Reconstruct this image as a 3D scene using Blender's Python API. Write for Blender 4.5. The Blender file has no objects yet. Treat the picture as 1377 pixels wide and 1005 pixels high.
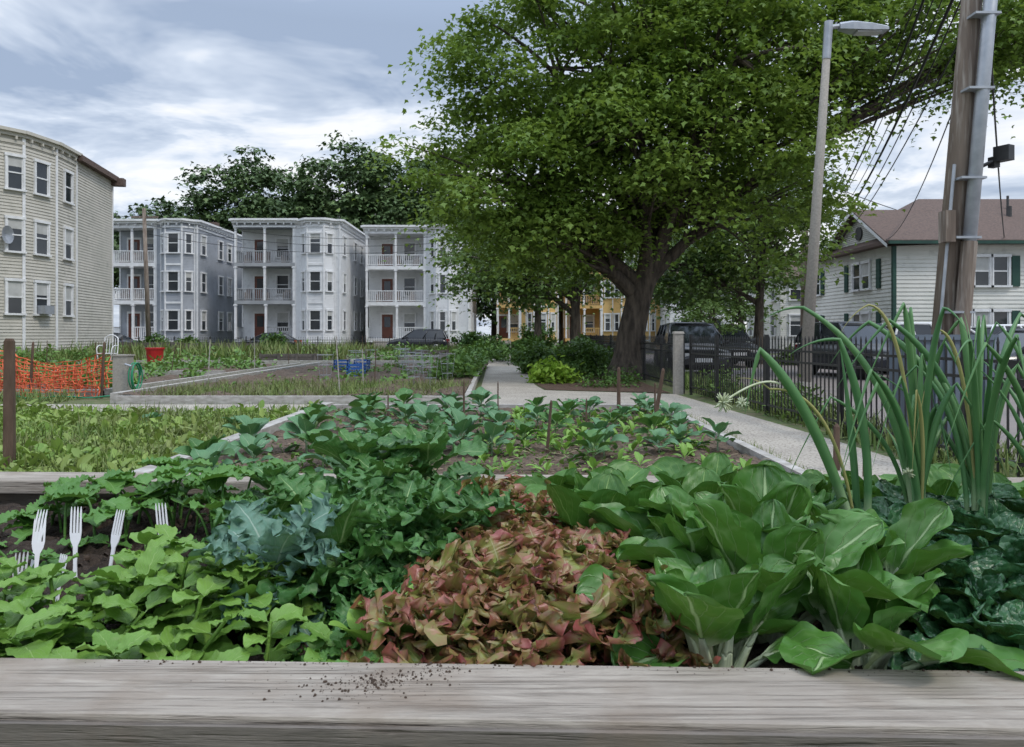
import bpy, math, random
import numpy as np
from mathutils import Vector
R = np.random.RandomState(7); random.seed(7)
sc = bpy.context.scene
COL = sc.collection
pi = math.pi

# ------------------------------------------------------------------ node helpers
def newmat(name):
    m = bpy.data.materials.new(name); m.use_nodes = True
    nt = m.node_tree; nt.nodes.clear()
    out = nt.nodes.new('ShaderNodeOutputMaterial')
    return m, nt, out
def setin(nt, sock, v):
    if isinstance(v, bpy.types.NodeSocket): nt.links.new(v, sock)
    elif v is not None: sock.default_value = v
def MA(nt, op, a, b=None, c=None):
    n = nt.nodes.new('ShaderNodeMath'); n.operation = op
    setin(nt, n.inputs[0], a)
    if b is not None: setin(nt, n.inputs[1], b)
    if c is not None: setin(nt, n.inputs[2], c)
    return n.outputs[0]
def MR(nt, v, a, b, c, d):
    n = nt.nodes.new('ShaderNodeMapRange'); n.clamp = True
    setin(nt, n.inputs['Value'], v)
    n.inputs['From Min'].default_value = a; n.inputs['From Max'].default_value = b
    n.inputs['To Min'].default_value = c; n.inputs['To Max'].default_value = d
    return n.outputs['Result']
def MIX(nt, f, a, b, mode='MIX'):
    n = nt.nodes.new('ShaderNodeMix'); n.data_type = 'RGBA'; n.blend_type = mode
    setin(nt, n.inputs[0], f)
    for s, v in ((n.inputs[6], a), (n.inputs[7], b)):
        if isinstance(v, tuple): v = (*v[:3], 1)
        setin(nt, s, v)
    return n.outputs[2]
def NOISE(nt, vec, scale, detail=5, rough=.55, dist=0):
    n = nt.nodes.new('ShaderNodeTexNoise')
    if vec is not None: nt.links.new(vec, n.inputs['Vector'])
    n.inputs['Scale'].default_value = scale; n.inputs['Detail'].default_value = detail
    n.inputs['Roughness'].default_value = rough; n.inputs['Distortion'].default_value = dist
    return n.outputs['Fac']
def COORD(nt, stretch=(1, 1, 1)):
    t = nt.nodes.new('ShaderNodeTexCoord'); mp = nt.nodes.new('ShaderNodeMapping')
    nt.links.new(t.outputs['Object'], mp.inputs[0]); mp.inputs['Scale'].default_value = stretch
    return mp.outputs[0]
def BUMP(nt, h, s, d=.01):
    b = nt.nodes.new('ShaderNodeBump'); b.inputs['Strength'].default_value = s
    b.inputs['Distance'].default_value = d; nt.links.new(h, b.inputs['Height']); return b.outputs[0]
def PRIN(nt, col, rough=.7, nor=None, metal=0, spec=.5):
    p = nt.nodes.new('ShaderNodeBsdfPrincipled')
    if isinstance(col, tuple): col = (*col[:3], 1)
    setin(nt, p.inputs['Base Color'], col); setin(nt, p.inputs['Roughness'], rough)
    p.inputs['Metallic'].default_value = metal; p.inputs['Specular IOR Level'].default_value = spec
    if nor is not None: nt.links.new(nor, p.inputs['Normal'])
    return p.outputs[0]

def pmat(name, c1, c2=None, scale=4, rough=.75, bump=0, bdist=.01, stretch=(1, 1, 1), metal=0, spec=.4, detail=4, lo=.35, hi=.65, c3=None, s3=None, lo3=.5, hi3=.7):
    m, nt, out = newmat(name)
    if c2 is None: c2 = tuple(x * .78 for x in c1)
    v = COORD(nt, stretch); n = NOISE(nt, v, scale, detail)
    col = MIX(nt, MR(nt, n, lo, hi, 0, 1), c1, c2)
    if c3:
        n3 = NOISE(nt, v, s3, 3); col = MIX(nt, MR(nt, n3, lo3, hi3, 0, 1), col, c3)
    nor = None
    if bump:
        nb = NOISE(nt, v, scale * 6, 3); h = MA(nt, 'ADD', n, nb)
        nor = BUMP(nt, h, bump, bdist)
    nt.links.new(PRIN(nt, col, rough, nor, metal, spec), out.inputs[0]); return m

def foliage(name, c1, c2, c3=None, trans=.25, rough=.55, spec=.3):
    m, nt, out = newmat(name)
    a = nt.nodes.new('ShaderNodeAttribute'); a.attribute_name = 'luv'
    s = nt.nodes.new('ShaderNodeSeparateXYZ'); nt.links.new(a.outputs['Vector'], s.inputs[0])
    col = MIX(nt, s.outputs[2], c1, c2)
    if c3:
        n = NOISE(nt, COORD(nt), .8, 1); col = MIX(nt, MR(nt, n, .45, .65, 0, .8), col, c3)
    p = PRIN(nt, col, rough, None, 0, spec)
    if trans:
        t = nt.nodes.new('ShaderNodeBsdfTranslucent'); nt.links.new(MIX(nt, .5, col, (.30, .42, .05)), t.inputs[0])
        mx = nt.nodes.new('ShaderNodeMixShader'); mx.inputs[0].default_value = trans
        nt.links.new(p, mx.inputs[1]); nt.links.new(t.outputs[0], mx.inputs[2]); p = mx.outputs[0]
    nt.links.new(p, out.inputs[0])
    return m

def veined(name, c1, c2, vein, K=9, S=4, vw=.06, mw=.06, pet=.2, petc=None, edge=None, e0=.5, e1=.95, rough=.42, trans=.22, pucker=0, pscale=90, vf=.6, spec=.4, tipg=None, bs=.5):
    m, nt, out = newmat(name)
    a = nt.nodes.new('ShaderNodeAttribute'); a.attribute_name = 'luv'
    s = nt.nodes.new('ShaderNodeSeparateXYZ'); nt.links.new(a.outputs['Vector'], s.inputs[0])
    u, v, r = s.outputs
    au = MA(nt, 'ABSOLUTE', u)
    co = COORD(nt)
    n1 = NOISE(nt, co, 14, 2)
    f = MA(nt, 'ADD', MA(nt, 'MULTIPLY', r, .6), MR(nt, n1, .3, .7, 0, .4))
    col = MIX(nt, f, c1, c2)
    if edge:
        n2 = NOISE(nt, co, 35, 3)
        e = MR(nt, MA(nt, 'ADD', MA(nt, 'MAXIMUM', au, MA(nt, 'MULTIPLY', v, .95)), MA(nt, 'MULTIPLY', MA(nt, 'SUBTRACT', n2, .5), 1.1)), e0, e1, 0, 1)
        e = MA(nt, 'MULTIPLY', e, MR(nt, r, 0, .35, .55, 1))
        col = MIX(nt, e, col, edge)
        if tipg:
            n3 = NOISE(nt, co, 70, 2)
            col = MIX(nt, MA(nt, 'MULTIPLY', MR(nt, n3, .5, .7, 0, .7), MR(nt, v, .4, 1, 0, 1)), col, tipg)
    n4 = NOISE(nt, co, 26, 2)
    t = MA(nt, 'ADD', MA(nt, 'SUBTRACT', MA(nt, 'MULTIPLY', v, K), MA(nt, 'MULTIPLY', au, S)), MA(nt, 'MULTIPLY', n4, .9))
    t = MA(nt, 'ADD', t, MR(nt, u, -.01, .01, 0, .45))
    d = MA(nt, 'ABSOLUTE', MA(nt, 'SUBTRACT', MA(nt, 'FRACT', t), .5))
    sv = MA(nt, 'MULTIPLY', MR(nt, d, 0, vw, 1, 0), MR(nt, au, .45, .98, 1, 0))
    mid = MR(nt, MA(nt, 'MULTIPLY', au, MR(nt, v, 0, 1, 1, 2.6)), mw * .5, mw, 1, 0)
    vm = MA(nt, 'MAXIMUM', mid, MA(nt, 'MULTIPLY', sv, vf))
    h = MA(nt, 'MULTIPLY', vm, -1.0)
    if pucker:
        vo = nt.nodes.new('ShaderNodeTexVoronoi'); nt.links.new(co, vo.inputs['Vector']); vo.inputs['Scale'].default_value = pscale
        h = MA(nt, 'SUBTRACT', h, MA(nt, 'MULTIPLY', vo.outputs['Distance'], pucker))
        vm = MA(nt, 'MAXIMUM', vm, MR(nt, vo.outputs['Distance'], .55, .95, 0, .28))
    col = MIX(nt, vm, col, vein)
    if petc: col = MIX(nt, MR(nt, v, pet - .04, pet + .07, 1, 0), col, petc)
    p = PRIN(nt, col, rough, BUMP(nt, h, bs, .0025), 0, spec)
    tr = nt.nodes.new('ShaderNodeBsdfTranslucent'); nt.links.new(MIX(nt, .4, col, (.22, .4, .04)), tr.inputs[0])
    mx = nt.nodes.new('ShaderNodeMixShader'); mx.inputs[0].default_value = trans
    nt.links.new(p, mx.inputs[1]); nt.links.new(tr.outputs[0], mx.inputs[2]); nt.links.new(mx.outputs[0], out.inputs[0])
    return m

# ------------------------------------------------------------------ mesh helpers
def mkobj(name, me, parent=None, loc=None):
    o = bpy.data.objects.new(name, me); COL.objects.link(o)
    if parent: o.parent = parent
    if loc is not None: o.location = loc
    return o
def empty(name, loc=(0, 0, 0)):
    e = bpy.data.objects.new(name, None); COL.objects.link(e); e.location = loc; e.empty_display_size = .2; return e

class LB:
    def __init__(s): s.V = []; s.F = []; s.A = []; s.n = 0
    def add(s, V, F, A):
        s.V.append(V); s.F.append(F + s.n); s.A.append(A); s.n += len(V)
    def build(s, name, mat, parent=None, origin=(0, 0, 0)):
        V = np.concatenate(s.V) - np.array(origin); F = np.concatenate(s.F); A = np.concatenate(s.A)
        me = bpy.data.meshes.new(name)
        me.vertices.add(len(V)); me.vertices.foreach_set('co', V.astype(np.float32).ravel())
        me.loops.add(F.size); me.loops.foreach_set('vertex_index', F.astype(np.int32).ravel())
        me.polygons.add(len(F)); me.polygons.foreach_set('loop_start', np.arange(0, F.size, 4, dtype=np.int32))
        me.update(calc_edges=True)
        me.polygons.foreach_set('use_smooth', np.ones(len(F), dtype=bool))
        at = me.attributes.new('luv', 'FLOAT_VECTOR', 'POINT'); at.data.foreach_set('vector', A.astype(np.float32).ravel())
        me.materials.append(mat)
        return mkobj(name, me, parent, None if parent else origin)

def grid_faces(nr, nc, closed=False):
    i = np.arange(nr - 1)[:, None]; j = np.arange(nc if closed else nc - 1)[None, :]
    a = i * nc + j; b = i * nc + (j + 1) % nc
    return np.stack([a, b, b + nc, a + nc], -1).reshape(-1, 4)

def leaf(B, base, az, el, L, W, curl=1., cup=.3, ruf=0, rf=8, shape='ov', pet=.2, petw=.08, nu=3, nv=14, pk=0, twist=0, rp=2, rnd=None, sb=0, frill=0, lobe=0, jag=0):
    v = np.linspace(0, 1, nv + 1); u = np.linspace(-1, 1, 2 * nu + 1)
    if frill: u = np.sign(u) * (1 - (1 - np.abs(u)) ** 1.3)
    a = el - curl * v ** 1.3
    azv = az + sb * v
    ca = np.cos(a); sa = np.sin(a)
    dx = ca * np.cos(azv); dy = ca * np.sin(azv); dz = sa
    P = np.stack([dx, dy, dz], 1) * (L / nv)
    mid = np.concatenate([[[0, 0, 0]], np.cumsum(P[:-1], 0)]) + np.array(base)
    D = np.stack([np.cos(azv), np.sin(azv), 0 * azv], 1); S = np.stack([-np.sin(azv), np.cos(azv), 0 * azv], 1)
    Nn = -sa[:, None] * D + ca[:, None] * np.array([0, 0, 1.])
    tw = twist * v[:, None]
    S2 = S * np.cos(tw) + Nn * np.sin(tw); N2 = -S * np.sin(tw) + Nn * np.cos(tw)
    t = np.clip((v - pet) / (1 - pet), 0, 1)
    if shape == 'ov': w = np.sin(pi * t ** .8) ** .7
    elif shape == 'lance': w = np.sin(pi * t ** .72) ** .85
    elif shape == 'spoon': w = np.abs(np.sin(pi * t ** 1.12)) ** .5
    elif shape == 'round': w = np.abs(np.sin(pi * t ** 1.05)) ** .5
    elif shape == 'kale': w = np.sin(pi * t ** .8) ** .6
    else: w = t ** .7 * np.sqrt(np.clip(1 - t ** 7, 0, 1))
    w = np.nan_to_num(w)
    w = np.maximum(w, petw * (1 - t ** 6) + .002) * W
    tt = np.clip(t * 4, 0, 1)[:, None]
    U = u[None, :]; au = np.abs(U); ed = au ** rp
    ph = R.rand(9) * 6.28; sg = np.sign(U) * 1.3
    VV = v[:, None]
    w2 = 6.28 * VV
    wob = np.sin(rf * w2 + ph[0] + sg) + .5 * np.sin(rf * .5 * w2 + ph[2] + sg)
    hn = cup * w[:, None] * au ** 1.6 + ruf * ed * wob * tt
    hv = 0 * hn
    hs = U * w[:, None] * (1 - .2 * cup * au)
    if lobe: hs = hs * (1 + lobe * au ** 2 * np.sin(rf * 2.4 * w2 + ph[3] + sg) + lobe * .6 * au ** 4 * np.sin(rf * 5.3 * w2 + ph[8] + sg))
    if frill:
        e2 = au ** (rp * 1.3); e3 = au ** (rp * 2.0)
        q = VV + .05 * np.sin(rf * w2 + ph[6]) + .02 * np.sin(rf * 2.7 * w2 + ph[2])
        k2 = rf * 2.7; k3 = rf * 6.5
        am = .7 + .5 * np.sin(rf * 1.3 * w2 + ph[8])
        hn = hn + ruf * frill * tt * (1.0 * e2 * np.sin(k2 * 6.28 * q + ph[3] + 2.5 * U) + .62 * am * e3 * np.sin(k3 * 6.28 * q + ph[5] + 4 * U))
        hv = hv + ruf * frill * tt * (.8 * e2 * np.cos(k2 * 6.28 * q + ph[3] + 2.5 * U) + .5 * e3 * np.cos(k3 * 6.28 * q + ph[5] + 4 * U + 1))
        hs = hs + np.sign(U) * ruf * tt * frill * (.5 * ed * np.cos(rf * 1.2 * w2 + ph[4]) + .5 * e2 * np.sin(k2 * 1.2 * w2 + ph[8]) + .35 * e3 * np.sin(k3 * w2 + ph[0]))
    else:
        hn = hn + ruf * ed * tt * .6 * np.sin(rf * 2.3 * w2 + ph[1] + 3 * U)
        hs = hs + np.sign(U) * ruf * .4 * ed * tt * np.cos(rf * 1.1 * w2 + ph[3])
    if jag: hs = hs * (1 + jag * au ** 4 * np.where(np.arange(len(v)) % 2, 1, -1)[:, None] * (t[:, None] > .1))
    if pk: hn = hn + pk * np.sin(U * 9 + ph[4]) * np.sin(VV * 24 + ph[5] + au * 5) * tt + pk * .6 * np.sin(U * 17 + ph[1]) * np.sin(VV * 41 + ph[2])
    T = np.stack([dx, dy, dz], 1)
    V = mid[:, None, :] + S2[:, None, :] * hs[..., None] + N2[:, None, :] * hn[..., None] + T[:, None, :] * hv[..., None]
    nr, nc = V.shape[:2]
    r = R.rand() if rnd is None else rnd
    A = np.stack([np.broadcast_to(U, (nr, nc)), np.broadcast_to(VV, (nr, nc)), np.full((nr, nc), r)], -1)
    B.add(V.reshape(-1, 3), grid_faces(nr, nc), A.reshape(-1, 3))
    return mid, N2, S2

def tube(B, pts, rad, k=7, rnd=None, vmax=1.):
    P = np.array(pts, float); n = len(P); rad = np.broadcast_to(np.array(rad, float), (n,)) if np.ndim(rad) == 0 else np.array(rad, float)
    T = np.gradient(P, axis=0); T /= np.linalg.norm(T, axis=1)[:, None] + 1e-9
    ref = np.array([0.31, .95, .07]) if abs(T[0, 2]) > .6 else np.array([0, 0, 1.])
    A1 = np.cross(T, ref); A1 /= np.linalg.norm(A1, axis=1)[:, None] + 1e-9; A2 = np.cross(T, A1)
    th = np.arange(k) * 2 * pi / k
    V = P[:, None, :] + rad[:, None, None] * (A1[:, None, :] * np.cos(th)[None, :, None] + A2[:, None, :] * np.sin(th)[None, :, None])
    r = R.rand() if rnd is None else rnd
    A = np.zeros((n, k, 3)); A[..., 1] = np.linspace(0, vmax, n)[:, None]; A[..., 0] = .5; A[..., 2] = r
    B.add(V.reshape(-1, 3), grid_faces(n, k, True), A.reshape(-1, 3))

def bez(p0, p1, p2, n=10):
    t = np.linspace(0, 1, n)[:, None]; p0, p1, p2 = map(np.array, (p0, p1, p2))
    return (1 - t) ** 2 * p0 + 2 * t * (1 - t) * p1 + t * t * p2

T_MAPLE = (np.array([[0, 0, 0], [.25, .5, -.06], [.55, .2, .02], [1, 0, -.12], [.55, -.2, .02], [.25, -.5, -.06]], float), np.array([[0, 3, 2, 1], [0, 5, 4, 3]]))
T_OVAL = (np.array([[0, 0, 0], [.35, .27, .05], [.75, .2, .03], [1, 0, -.08], [.75, -.2, .03], [.35, -.27, .05]], float), np.array([[0, 3, 2, 1], [0, 5, 4, 3]]))
T_BLADE = (np.array([[0, .035, 0], [0, -.035, 0], [.55, -.025, 0], [.55, .025, 0], [1, -.004, -.12], [1, .004, -.12]], float), np.array([[0, 1, 2, 3], [3, 2, 4, 5]]))
def scatter(B, T, pos, az, pitch, roll, scale, rnd=None):
    tv, tf = T; n = len(pos); k = len(tv)
    v = tv[None] * np.asarray(scale).reshape(-1, 1, 1)
    x, y, z = v[..., 0], v[..., 1], v[..., 2]
    cr, sr = np.cos(roll)[:, None], np.sin(roll)[:, None]; y, z = y * cr - z * sr, y * sr + z * cr
    cp, sp = np.cos(pitch)[:, None], np.sin(pitch)[:, None]; x, z = x * cp - z * sp, x * sp + z * cp
    ca, sa = np.cos(az)[:, None], np.sin(az)[:, None]; x, y = x * ca - y * sa, x * sa + y * ca
    V = np.stack([x, y, z], -1) + pos[:, None, :]
    F = (tf[None] + (np.arange(n) * k)[:, None, None]).reshape(-1, 4)
    rnd = R.rand(n) if rnd is None else rnd
    A = np.zeros((n, k, 3)); A[..., 0] = tv[None, :, 1]; A[..., 1] = tv[None, :, 0]; A[..., 2] = rnd[:, None]
    B.add(V.reshape(-1, 3), F, A.reshape(-1, 3))

class Ob:
    def __init__(s, name, origin): s.name = name; s.o = np.array(origin, float); s.P = {}
    def part(s, p): return s.P.setdefault(p, ([], []))
    def raw(s, p, vs, fs):
        V, F = s.part(p); n = len(V); V.extend([tuple(v) for v in vs]); F.extend([tuple(i + n for i in f) for f in fs])
    def box(s, p, c, d, rz=0, taper=1.0):
        cx, cy, cz = c; a, b, h = d[0] / 2, d[1] / 2, d[2] / 2; co, si = math.cos(rz), math.sin(rz); vs = []
        for z, k in ((-h, 1), (h, taper)):
            for x, y in ((-a, -b), (a, -b), (a, b), (-a, b)):
                x *= k; y *= k; vs.append((cx + x * co - y * si, cy + x * si + y * co, cz + z))
        s.raw(p, vs, [(0, 3, 2, 1), (4, 5, 6, 7), (0, 1, 5, 4), (1, 2, 6, 5), (2, 3, 7, 6), (3, 0, 4, 7)])
    def cyl(s, p, p0, p1, r0, r1=None, n=10):
        r1 = r0 if r1 is None else r1; p0 = Vector(p0); p1 = Vector(p1); d = (p1 - p0).normalized()
        a = d.orthogonal().normalized(); b = d.cross(a); vs = []
        for q, r in ((p0, r0), (p1, r1)):
            for i in range(n):
                t = 2 * pi * i / n; vs.append(q + (a * math.cos(t) + b * math.sin(t)) * r)
        fs = [(i, (i + 1) % n, n + (i + 1) % n, n + i) for i in range(n)] + [tuple(range(n - 1, -1, -1)), tuple(range(n, 2 * n))]
        s.raw(p, vs, fs)
    def build(s, mats, smooth=()):
        e = empty(s.name, s.o)
        for p, (V, F) in s.P.items():
            me = bpy.data.meshes.new(p); me.from_pydata([(v[0] - s.o[0], v[1] - s.o[1], v[2] - s.o[2]) for v in V], [], F); me.update()
            me.materials.append(mats[p])
            if p in smooth:
                me.polygons.foreach_set('use_smooth', [len(f.vertices) == 4 for f in me.polygons])
            mkobj(p, me, e)
        return e

def sheet(name, pts, z, mat):
    me = bpy.data.meshes.new(name); me.from_pydata([(x, y, z) for x, y in pts], [], [tuple(range(len(pts)))]); me.update()
    me.materials.append(mat); o = mkobj(name, me); return o
def soilgrid(name, x0, x1, y0, y1, z, amp, res, mat, rows=0):
    nx = max(2, int((x1 - x0) / res)); ny = max(2, int((y1 - y0) / res))
    X, Y = np.meshgrid(np.linspace(x0, x1, nx), np.linspace(y0, y1, ny))
    Z = z + amp * (R.rand(*X.shape) - .5) + amp * .8 * np.sin(X * 3.1 + Y * 1.7) * np.sin(Y * 2.3)
    if rows: Z += amp * np.sin(X * rows)
    B = LB(); V = np.stack([X, Y, Z], -1).reshape(-1, 3); B.add(V, grid_faces(ny, nx), np.zeros_like(V))
    return B.build(name, mat)

# ------------------------------------------------------------------ materials
m_ground = pmat('ground_grass', (.10, .13, .045), (.14, .12, .07), 1.2, .95, .6, .03, c3=(.07, .11, .03), s3=6, lo3=.45, hi3=.6)
m_soil = pmat('soil_dark', (.028, .019, .013), (.060, .042, .030), 30, .95, 1., .01, c3=(.10, .075, .05), s3=90, lo3=.62, hi3=.75)
m_soil2 = pmat('soil_garden', (.11, .074, .050), (.155, .112, .08), 3, .95, .9, .03, c3=(.05, .036, .026), s3=25, lo3=.45, hi3=.65)
m_mulch = pmat('mulch', (.13, .08, .055), (.07, .045, .03), 12, .95, 1., .03, c3=(.22, .14, .10), s3=40, lo3=.55, hi3=.7)
m_path = pmat('path_concrete', (.44, .40, .34), (.35, .315, .27), 1.3, .9, .5, .008, c3=(.17, .15, .125), s3=34, lo3=.50, hi3=.66)
m_asph = pmat('asphalt_light', (.25, .215, .20), (.20, .18, .17), .8, .92, .3, .01)
m_road = pmat('asphalt', (.07, .07, .072), (.05, .05, .052), .8, .9, .3, .01)
m_timber = pmat('weathered_timber', (.46, .44, .41), (.29, .27, .24), 7, .9, .4, .01, stretch=(1, 1, 3))
m_stake = pmat('stake_wood', (.13, .085, .06), (.08, .05, .035), 20, .9, .5, .005, stretch=(1, 1, .2))
m_bark = pmat('bark', (.15, .12, .093), (.055, .044, .036), 9, .95, 1., .05, stretch=(1, 1, .22))
m_pole = pmat('pole_wood', (.24, .19, .15), (.13, .10, .08), 8, .9, .6, .01, stretch=(1, 1, .08), c3=(.33, .29, .25), s3=20)
m_conc = pmat('pole_concrete', (.36, .33, .29), (.28, .26, .23), 25, .9, .3, .005)
m_white = pmat('white_paint', (.78, .78, .78), (.66, .66, .66), 3, .6)
m_metal = pmat('galvanised', (.42, .44, .47), (.34, .36, .39), 6, .45, metal=.5)
m_black = pmat('black_iron', (.012, .012, .013), (.02, .02, .02), 8, .45, spec=.5)
m_cabinet = pmat('cabinet_paint', (.14, .17, .21), (.12, .145, .18), 5, .5)
m_glass = pmat('window_glass', (.018, .022, .028), (.04, .045, .05), .6, .08, spec=.7)
m_blind = pmat('window_blind', (.5, .5, .48), (.4, .4, .38), 3, .8)
m_door = pmat('door_brown', (.16, .05, .03), (.12, .04, .025), 4, .5)
m_shut = pmat('shutter_green', (.02, .07, .05), (.015, .05, .04), 4, .6)
m_roofb = pmat('roof_shingle', (.155, .105, .085), (.09, .065, .055), 9, .9, .5, .02, stretch=(1, 1, 4))
m_rooft = pmat('roof_tar', (.08, .08, .08), (.06, .06, .06), 2, .9)
m_wire = pmat('wire_rubber', (.01, .01, .01), None, 4, .6)
m_tyre = pmat('tyre', (.015, .015, .015), None, 4, .8)
m_chrome = pmat('wheel_alloy', (.35, .35, .36), None, 4, .3, metal=.8)
m_lamp = pmat('lamp_lens', (.5, .5, .5), None, 4, .2)
m_red = pmat('red_plastic', (.45, .02, .02), None, 4, .4)
m_blue = pmat('blue_plastic', (.03, .12, .4), None, 4, .4)
m_orange = pmat('orange_plastic', (.80, .17, .07), (.62, .11, .04), 4, .5)
m_hose = pmat('hose_green', (.02, .25, .12), None, 4, .4)
m_fork = pmat('fork_plastic', (.78, .78, .78), (.70, .70, .71), 10, .3, spec=.6)

def plankmat(name, a, b, dark):
    m, nt, out = newmat(name)
    g = NOISE(nt, COORD(nt, (1.1, 16, 16)), 6, 7, .75); g2 = NOISE(nt, COORD(nt, (1.3, 55, 55)), 3, 3, .65)
    s = NOISE(nt, COORD(nt), 7, 4); g3 = NOISE(nt, COORD(nt, (1, 6, 6)), 3.5, 5, .7, 1.6)
    col = MIX(nt, MR(nt, g, .30, .70, 0, 1), a, b)
    col = MIX(nt, MR(nt, g3, .48, .62, 0, .5), col, tuple(x * 1.2 for x in a))
    col = MIX(nt, MR(nt, g2, .56, .70, 0, .7), col, dark)
    col = MIX(nt, MR(nt, s, .5, .75, 0, .7), col, (.20, .15, .108))
    h = MA(nt, 'SUBTRACT', g, MA(nt, 'MULTIPLY', MR(nt, g2, .53, .70, 0, 1), .9))
    nt.links.new(PRIN(nt, col, .85, BUMP(nt, h, .8, .003), 0, .3), out.inputs[0]); return m
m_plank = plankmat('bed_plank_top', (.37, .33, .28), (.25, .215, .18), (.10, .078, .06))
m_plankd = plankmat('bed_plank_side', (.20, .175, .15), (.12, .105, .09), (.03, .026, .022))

def sid(name, a, b): return pmat(name, a, b, .7, .7, .1, .005, c3=tuple(x * .8 for x in b), s3=2.5, lo3=.55, hi3=.8)
m_cream = sid('siding_cream', (.55, .52, .455), (.47, .45, .39))
m_grey = sid('siding_grey', (.38, .40, .44), (.31, .33, .36))
m_wht = sid('siding_white', (.74, .745, .75), (.64, .645, .65))
m_wht2 = sid('siding_offwhite', (.70, .69, .64), (.60, .60, .55))
m_yel = sid('siding_yellow', (.66, .44, .17), (.57, .37, .14))

# ------------------------------------------------------------------ ground, path, lot, road
sheet('ground', [(-600, -600), (600, -600), (600, 900), (-600, 900)], 0, m_ground)
sheet('path', [(-30, 12), (2.42, 12), (2.55, 1), (4.2, 1), (3.95, 9), (3.55, 16.2), (.75, 17.3), (.6, 19), (.1, 50), (-1.45, 50), (-.66, 13.8), (-30, 13.8)], .006, m_path)
sheet('parking_lot', [(5.0, -4), (60, -4), (60, 37), (5.0, 50)], .005, m_asph)
sheet('road', [(-90, 51), (60, 51), (60, 57.5), (-90, 57.5)], .012, m_road)
pv = Ob('pavement', (0, 58.7, 0)); pv.box('slab', (-15, 58.7, .06), (150, 2.2, .12)); pv.build({'slab': m_conc})
sheet('mulch_bed', [(.8, 17.4), (3.5, 16.4), (3.55, 32), (.45, 32), (.65, 19)], .012, m_mulch)

soilgrid('garden_bed_soil', -2.85, 2.35, 2.6, 11.75, .12, .035, .09, m_soil2)
soilgrid('garden_bed_soil', -7.4, -.95, 14.1, 30, .10, .05, .14, m_soil2, 4)
soilgrid('garden_bed_soil', -19, -8.6, 15.5, 30, .06, .06, .2, m_soil2, 5)
soilgrid('garden_bed_soil', -22, -1.7, 31.2, 46, .06, .05, .3, m_soil2, 3)
kb = Ob('timber_edging', (-2.92, 7, 0))
def rail(p0, p1, w=.15, h=.22, z=0):
    dx, dy = p1[0] - p0[0], p1[1] - p0[1]; L = math.hypot(dx, dy)
    kb.box('boards', ((p0[0] + p1[0]) / 2, (p0[1] + p1[1]) / 2, z + h / 2), (L, w, h), math.atan2(dy, dx))
rail((-2.93, 2.5), (-2.93, 11.9), .16, .22); rail((-2.84, 11.84), (2.4, 11.84), .12, .19); rail((2.42, 2.5), (2.42, 11.77), .1, .16)
rail((-7.5, 14), (-7.72, 30), .14, .2); rail((-7.4, 13.95), (-.75, 13.95), .12, .15); rail((-.85, 14.1), (-1.2, 30), .1, .16); rail((-7.6, 30.1), (-1.2, 30.1), .14, .2)
rail((-19.2, 15.4), (-8.5, 15.4), .12, .16); rail((-8.45, 15.5), (-8.55, 30), .1, .17); rail((-19, 22.5), (-8.7, 22.5), .15, .21); rail((-22, 31), (-1.4, 31.2), .15, .22)
rail((-14, 31.4), (-14, 45), .12, .2); rail((-7, 31.4), (-7, 45), .12, .2); rail((-22, 38.5), (-1.6, 38.5), .15, .24); rail((-22, 46), (-1.6, 46), .15, .24)
kb.build({'boards': m_timber})

# ------------------------------------------------------------------ buildings
def frame_(p0, p1):
    d = np.array([p1[0] - p0[0], p1[1] - p0[1]], float); L = np.linalg.norm(d); d /= L
    return np.array(p0, float), d, np.array([d[1], -d[0]]), L, math.atan2(d[1], d[0])
def eb(o, part, fr, s, out, z, ds, do, dz):
    p, d, n, L, a = fr; c = p + d * s + n * out; o.box(part, (c[0], c[1], z), (ds, do, dz), a)
def siding(o, part, p0, p1, z0, z1, step=.125, out=.022):
    p, d, n, L, a = frame_(p0, p1); k = max(1, int((z1 - z0) / step)); st = (z1 - z0) / k; vs = []; fs = []
    for i in range(k):
        za = z0 + i * st; zb = za + st
        for q, oo, z in ((p, out, za), (p + d * L, out, za), (p + d * L, 0, zb), (p, 0, zb), (p, 0, za), (p + d * L, 0, za)):
            vs.append((q[0] + n[0] * oo, q[1] + n[1] * oo, z))
        b = i * 6; fs += [(b, b + 1, b + 2, b + 3), (b + 4, b + 5, b + 1, b)]
    o.raw(part, vs, fs)
def window(o, fr, s, zc, w=.85, h=1.5, blind=None, shut=False, t=.09):
    eb(o, 'window_glass', fr, s, .045, zc, w, .02, h)
    for ss in (-1, 1): eb(o, 'window_frames', fr, s + ss * (w / 2 + t / 2), .06, zc, t, .12, h + .02)
    eb(o, 'window_frames', fr, s, .07, zc + h / 2 + t / 2 + .01, w + 2 * t + .06, .14, t + .04)
    eb(o, 'window_frames', fr, s, .08, zc - h / 2 - .05, w + 2 * t + .1, .18, .09)
    eb(o, 'window_frames', fr, s, .065, zc, w, .05, .06)
    for ss in (-1, 1): eb(o, 'window_frames', fr, s + ss * (w / 2 - .025), .06, zc, .05, .03, h)
    b = random.random() if blind is None else blind
    if b > .45:
        hh = h * (.25 + .3 * random.random()) if b < .85 else h * .48
        eb(o, 'window_blinds', fr, s, .058, zc + h / 2 - hh / 2 - .01, w - .1, .006, hh)
    if shut:
        for ss in (-1, 1): eb(o, 'shutters', fr, s + ss * (w / 2 + t + .2), .06, zc, .36, .07, h + .1)
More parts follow.
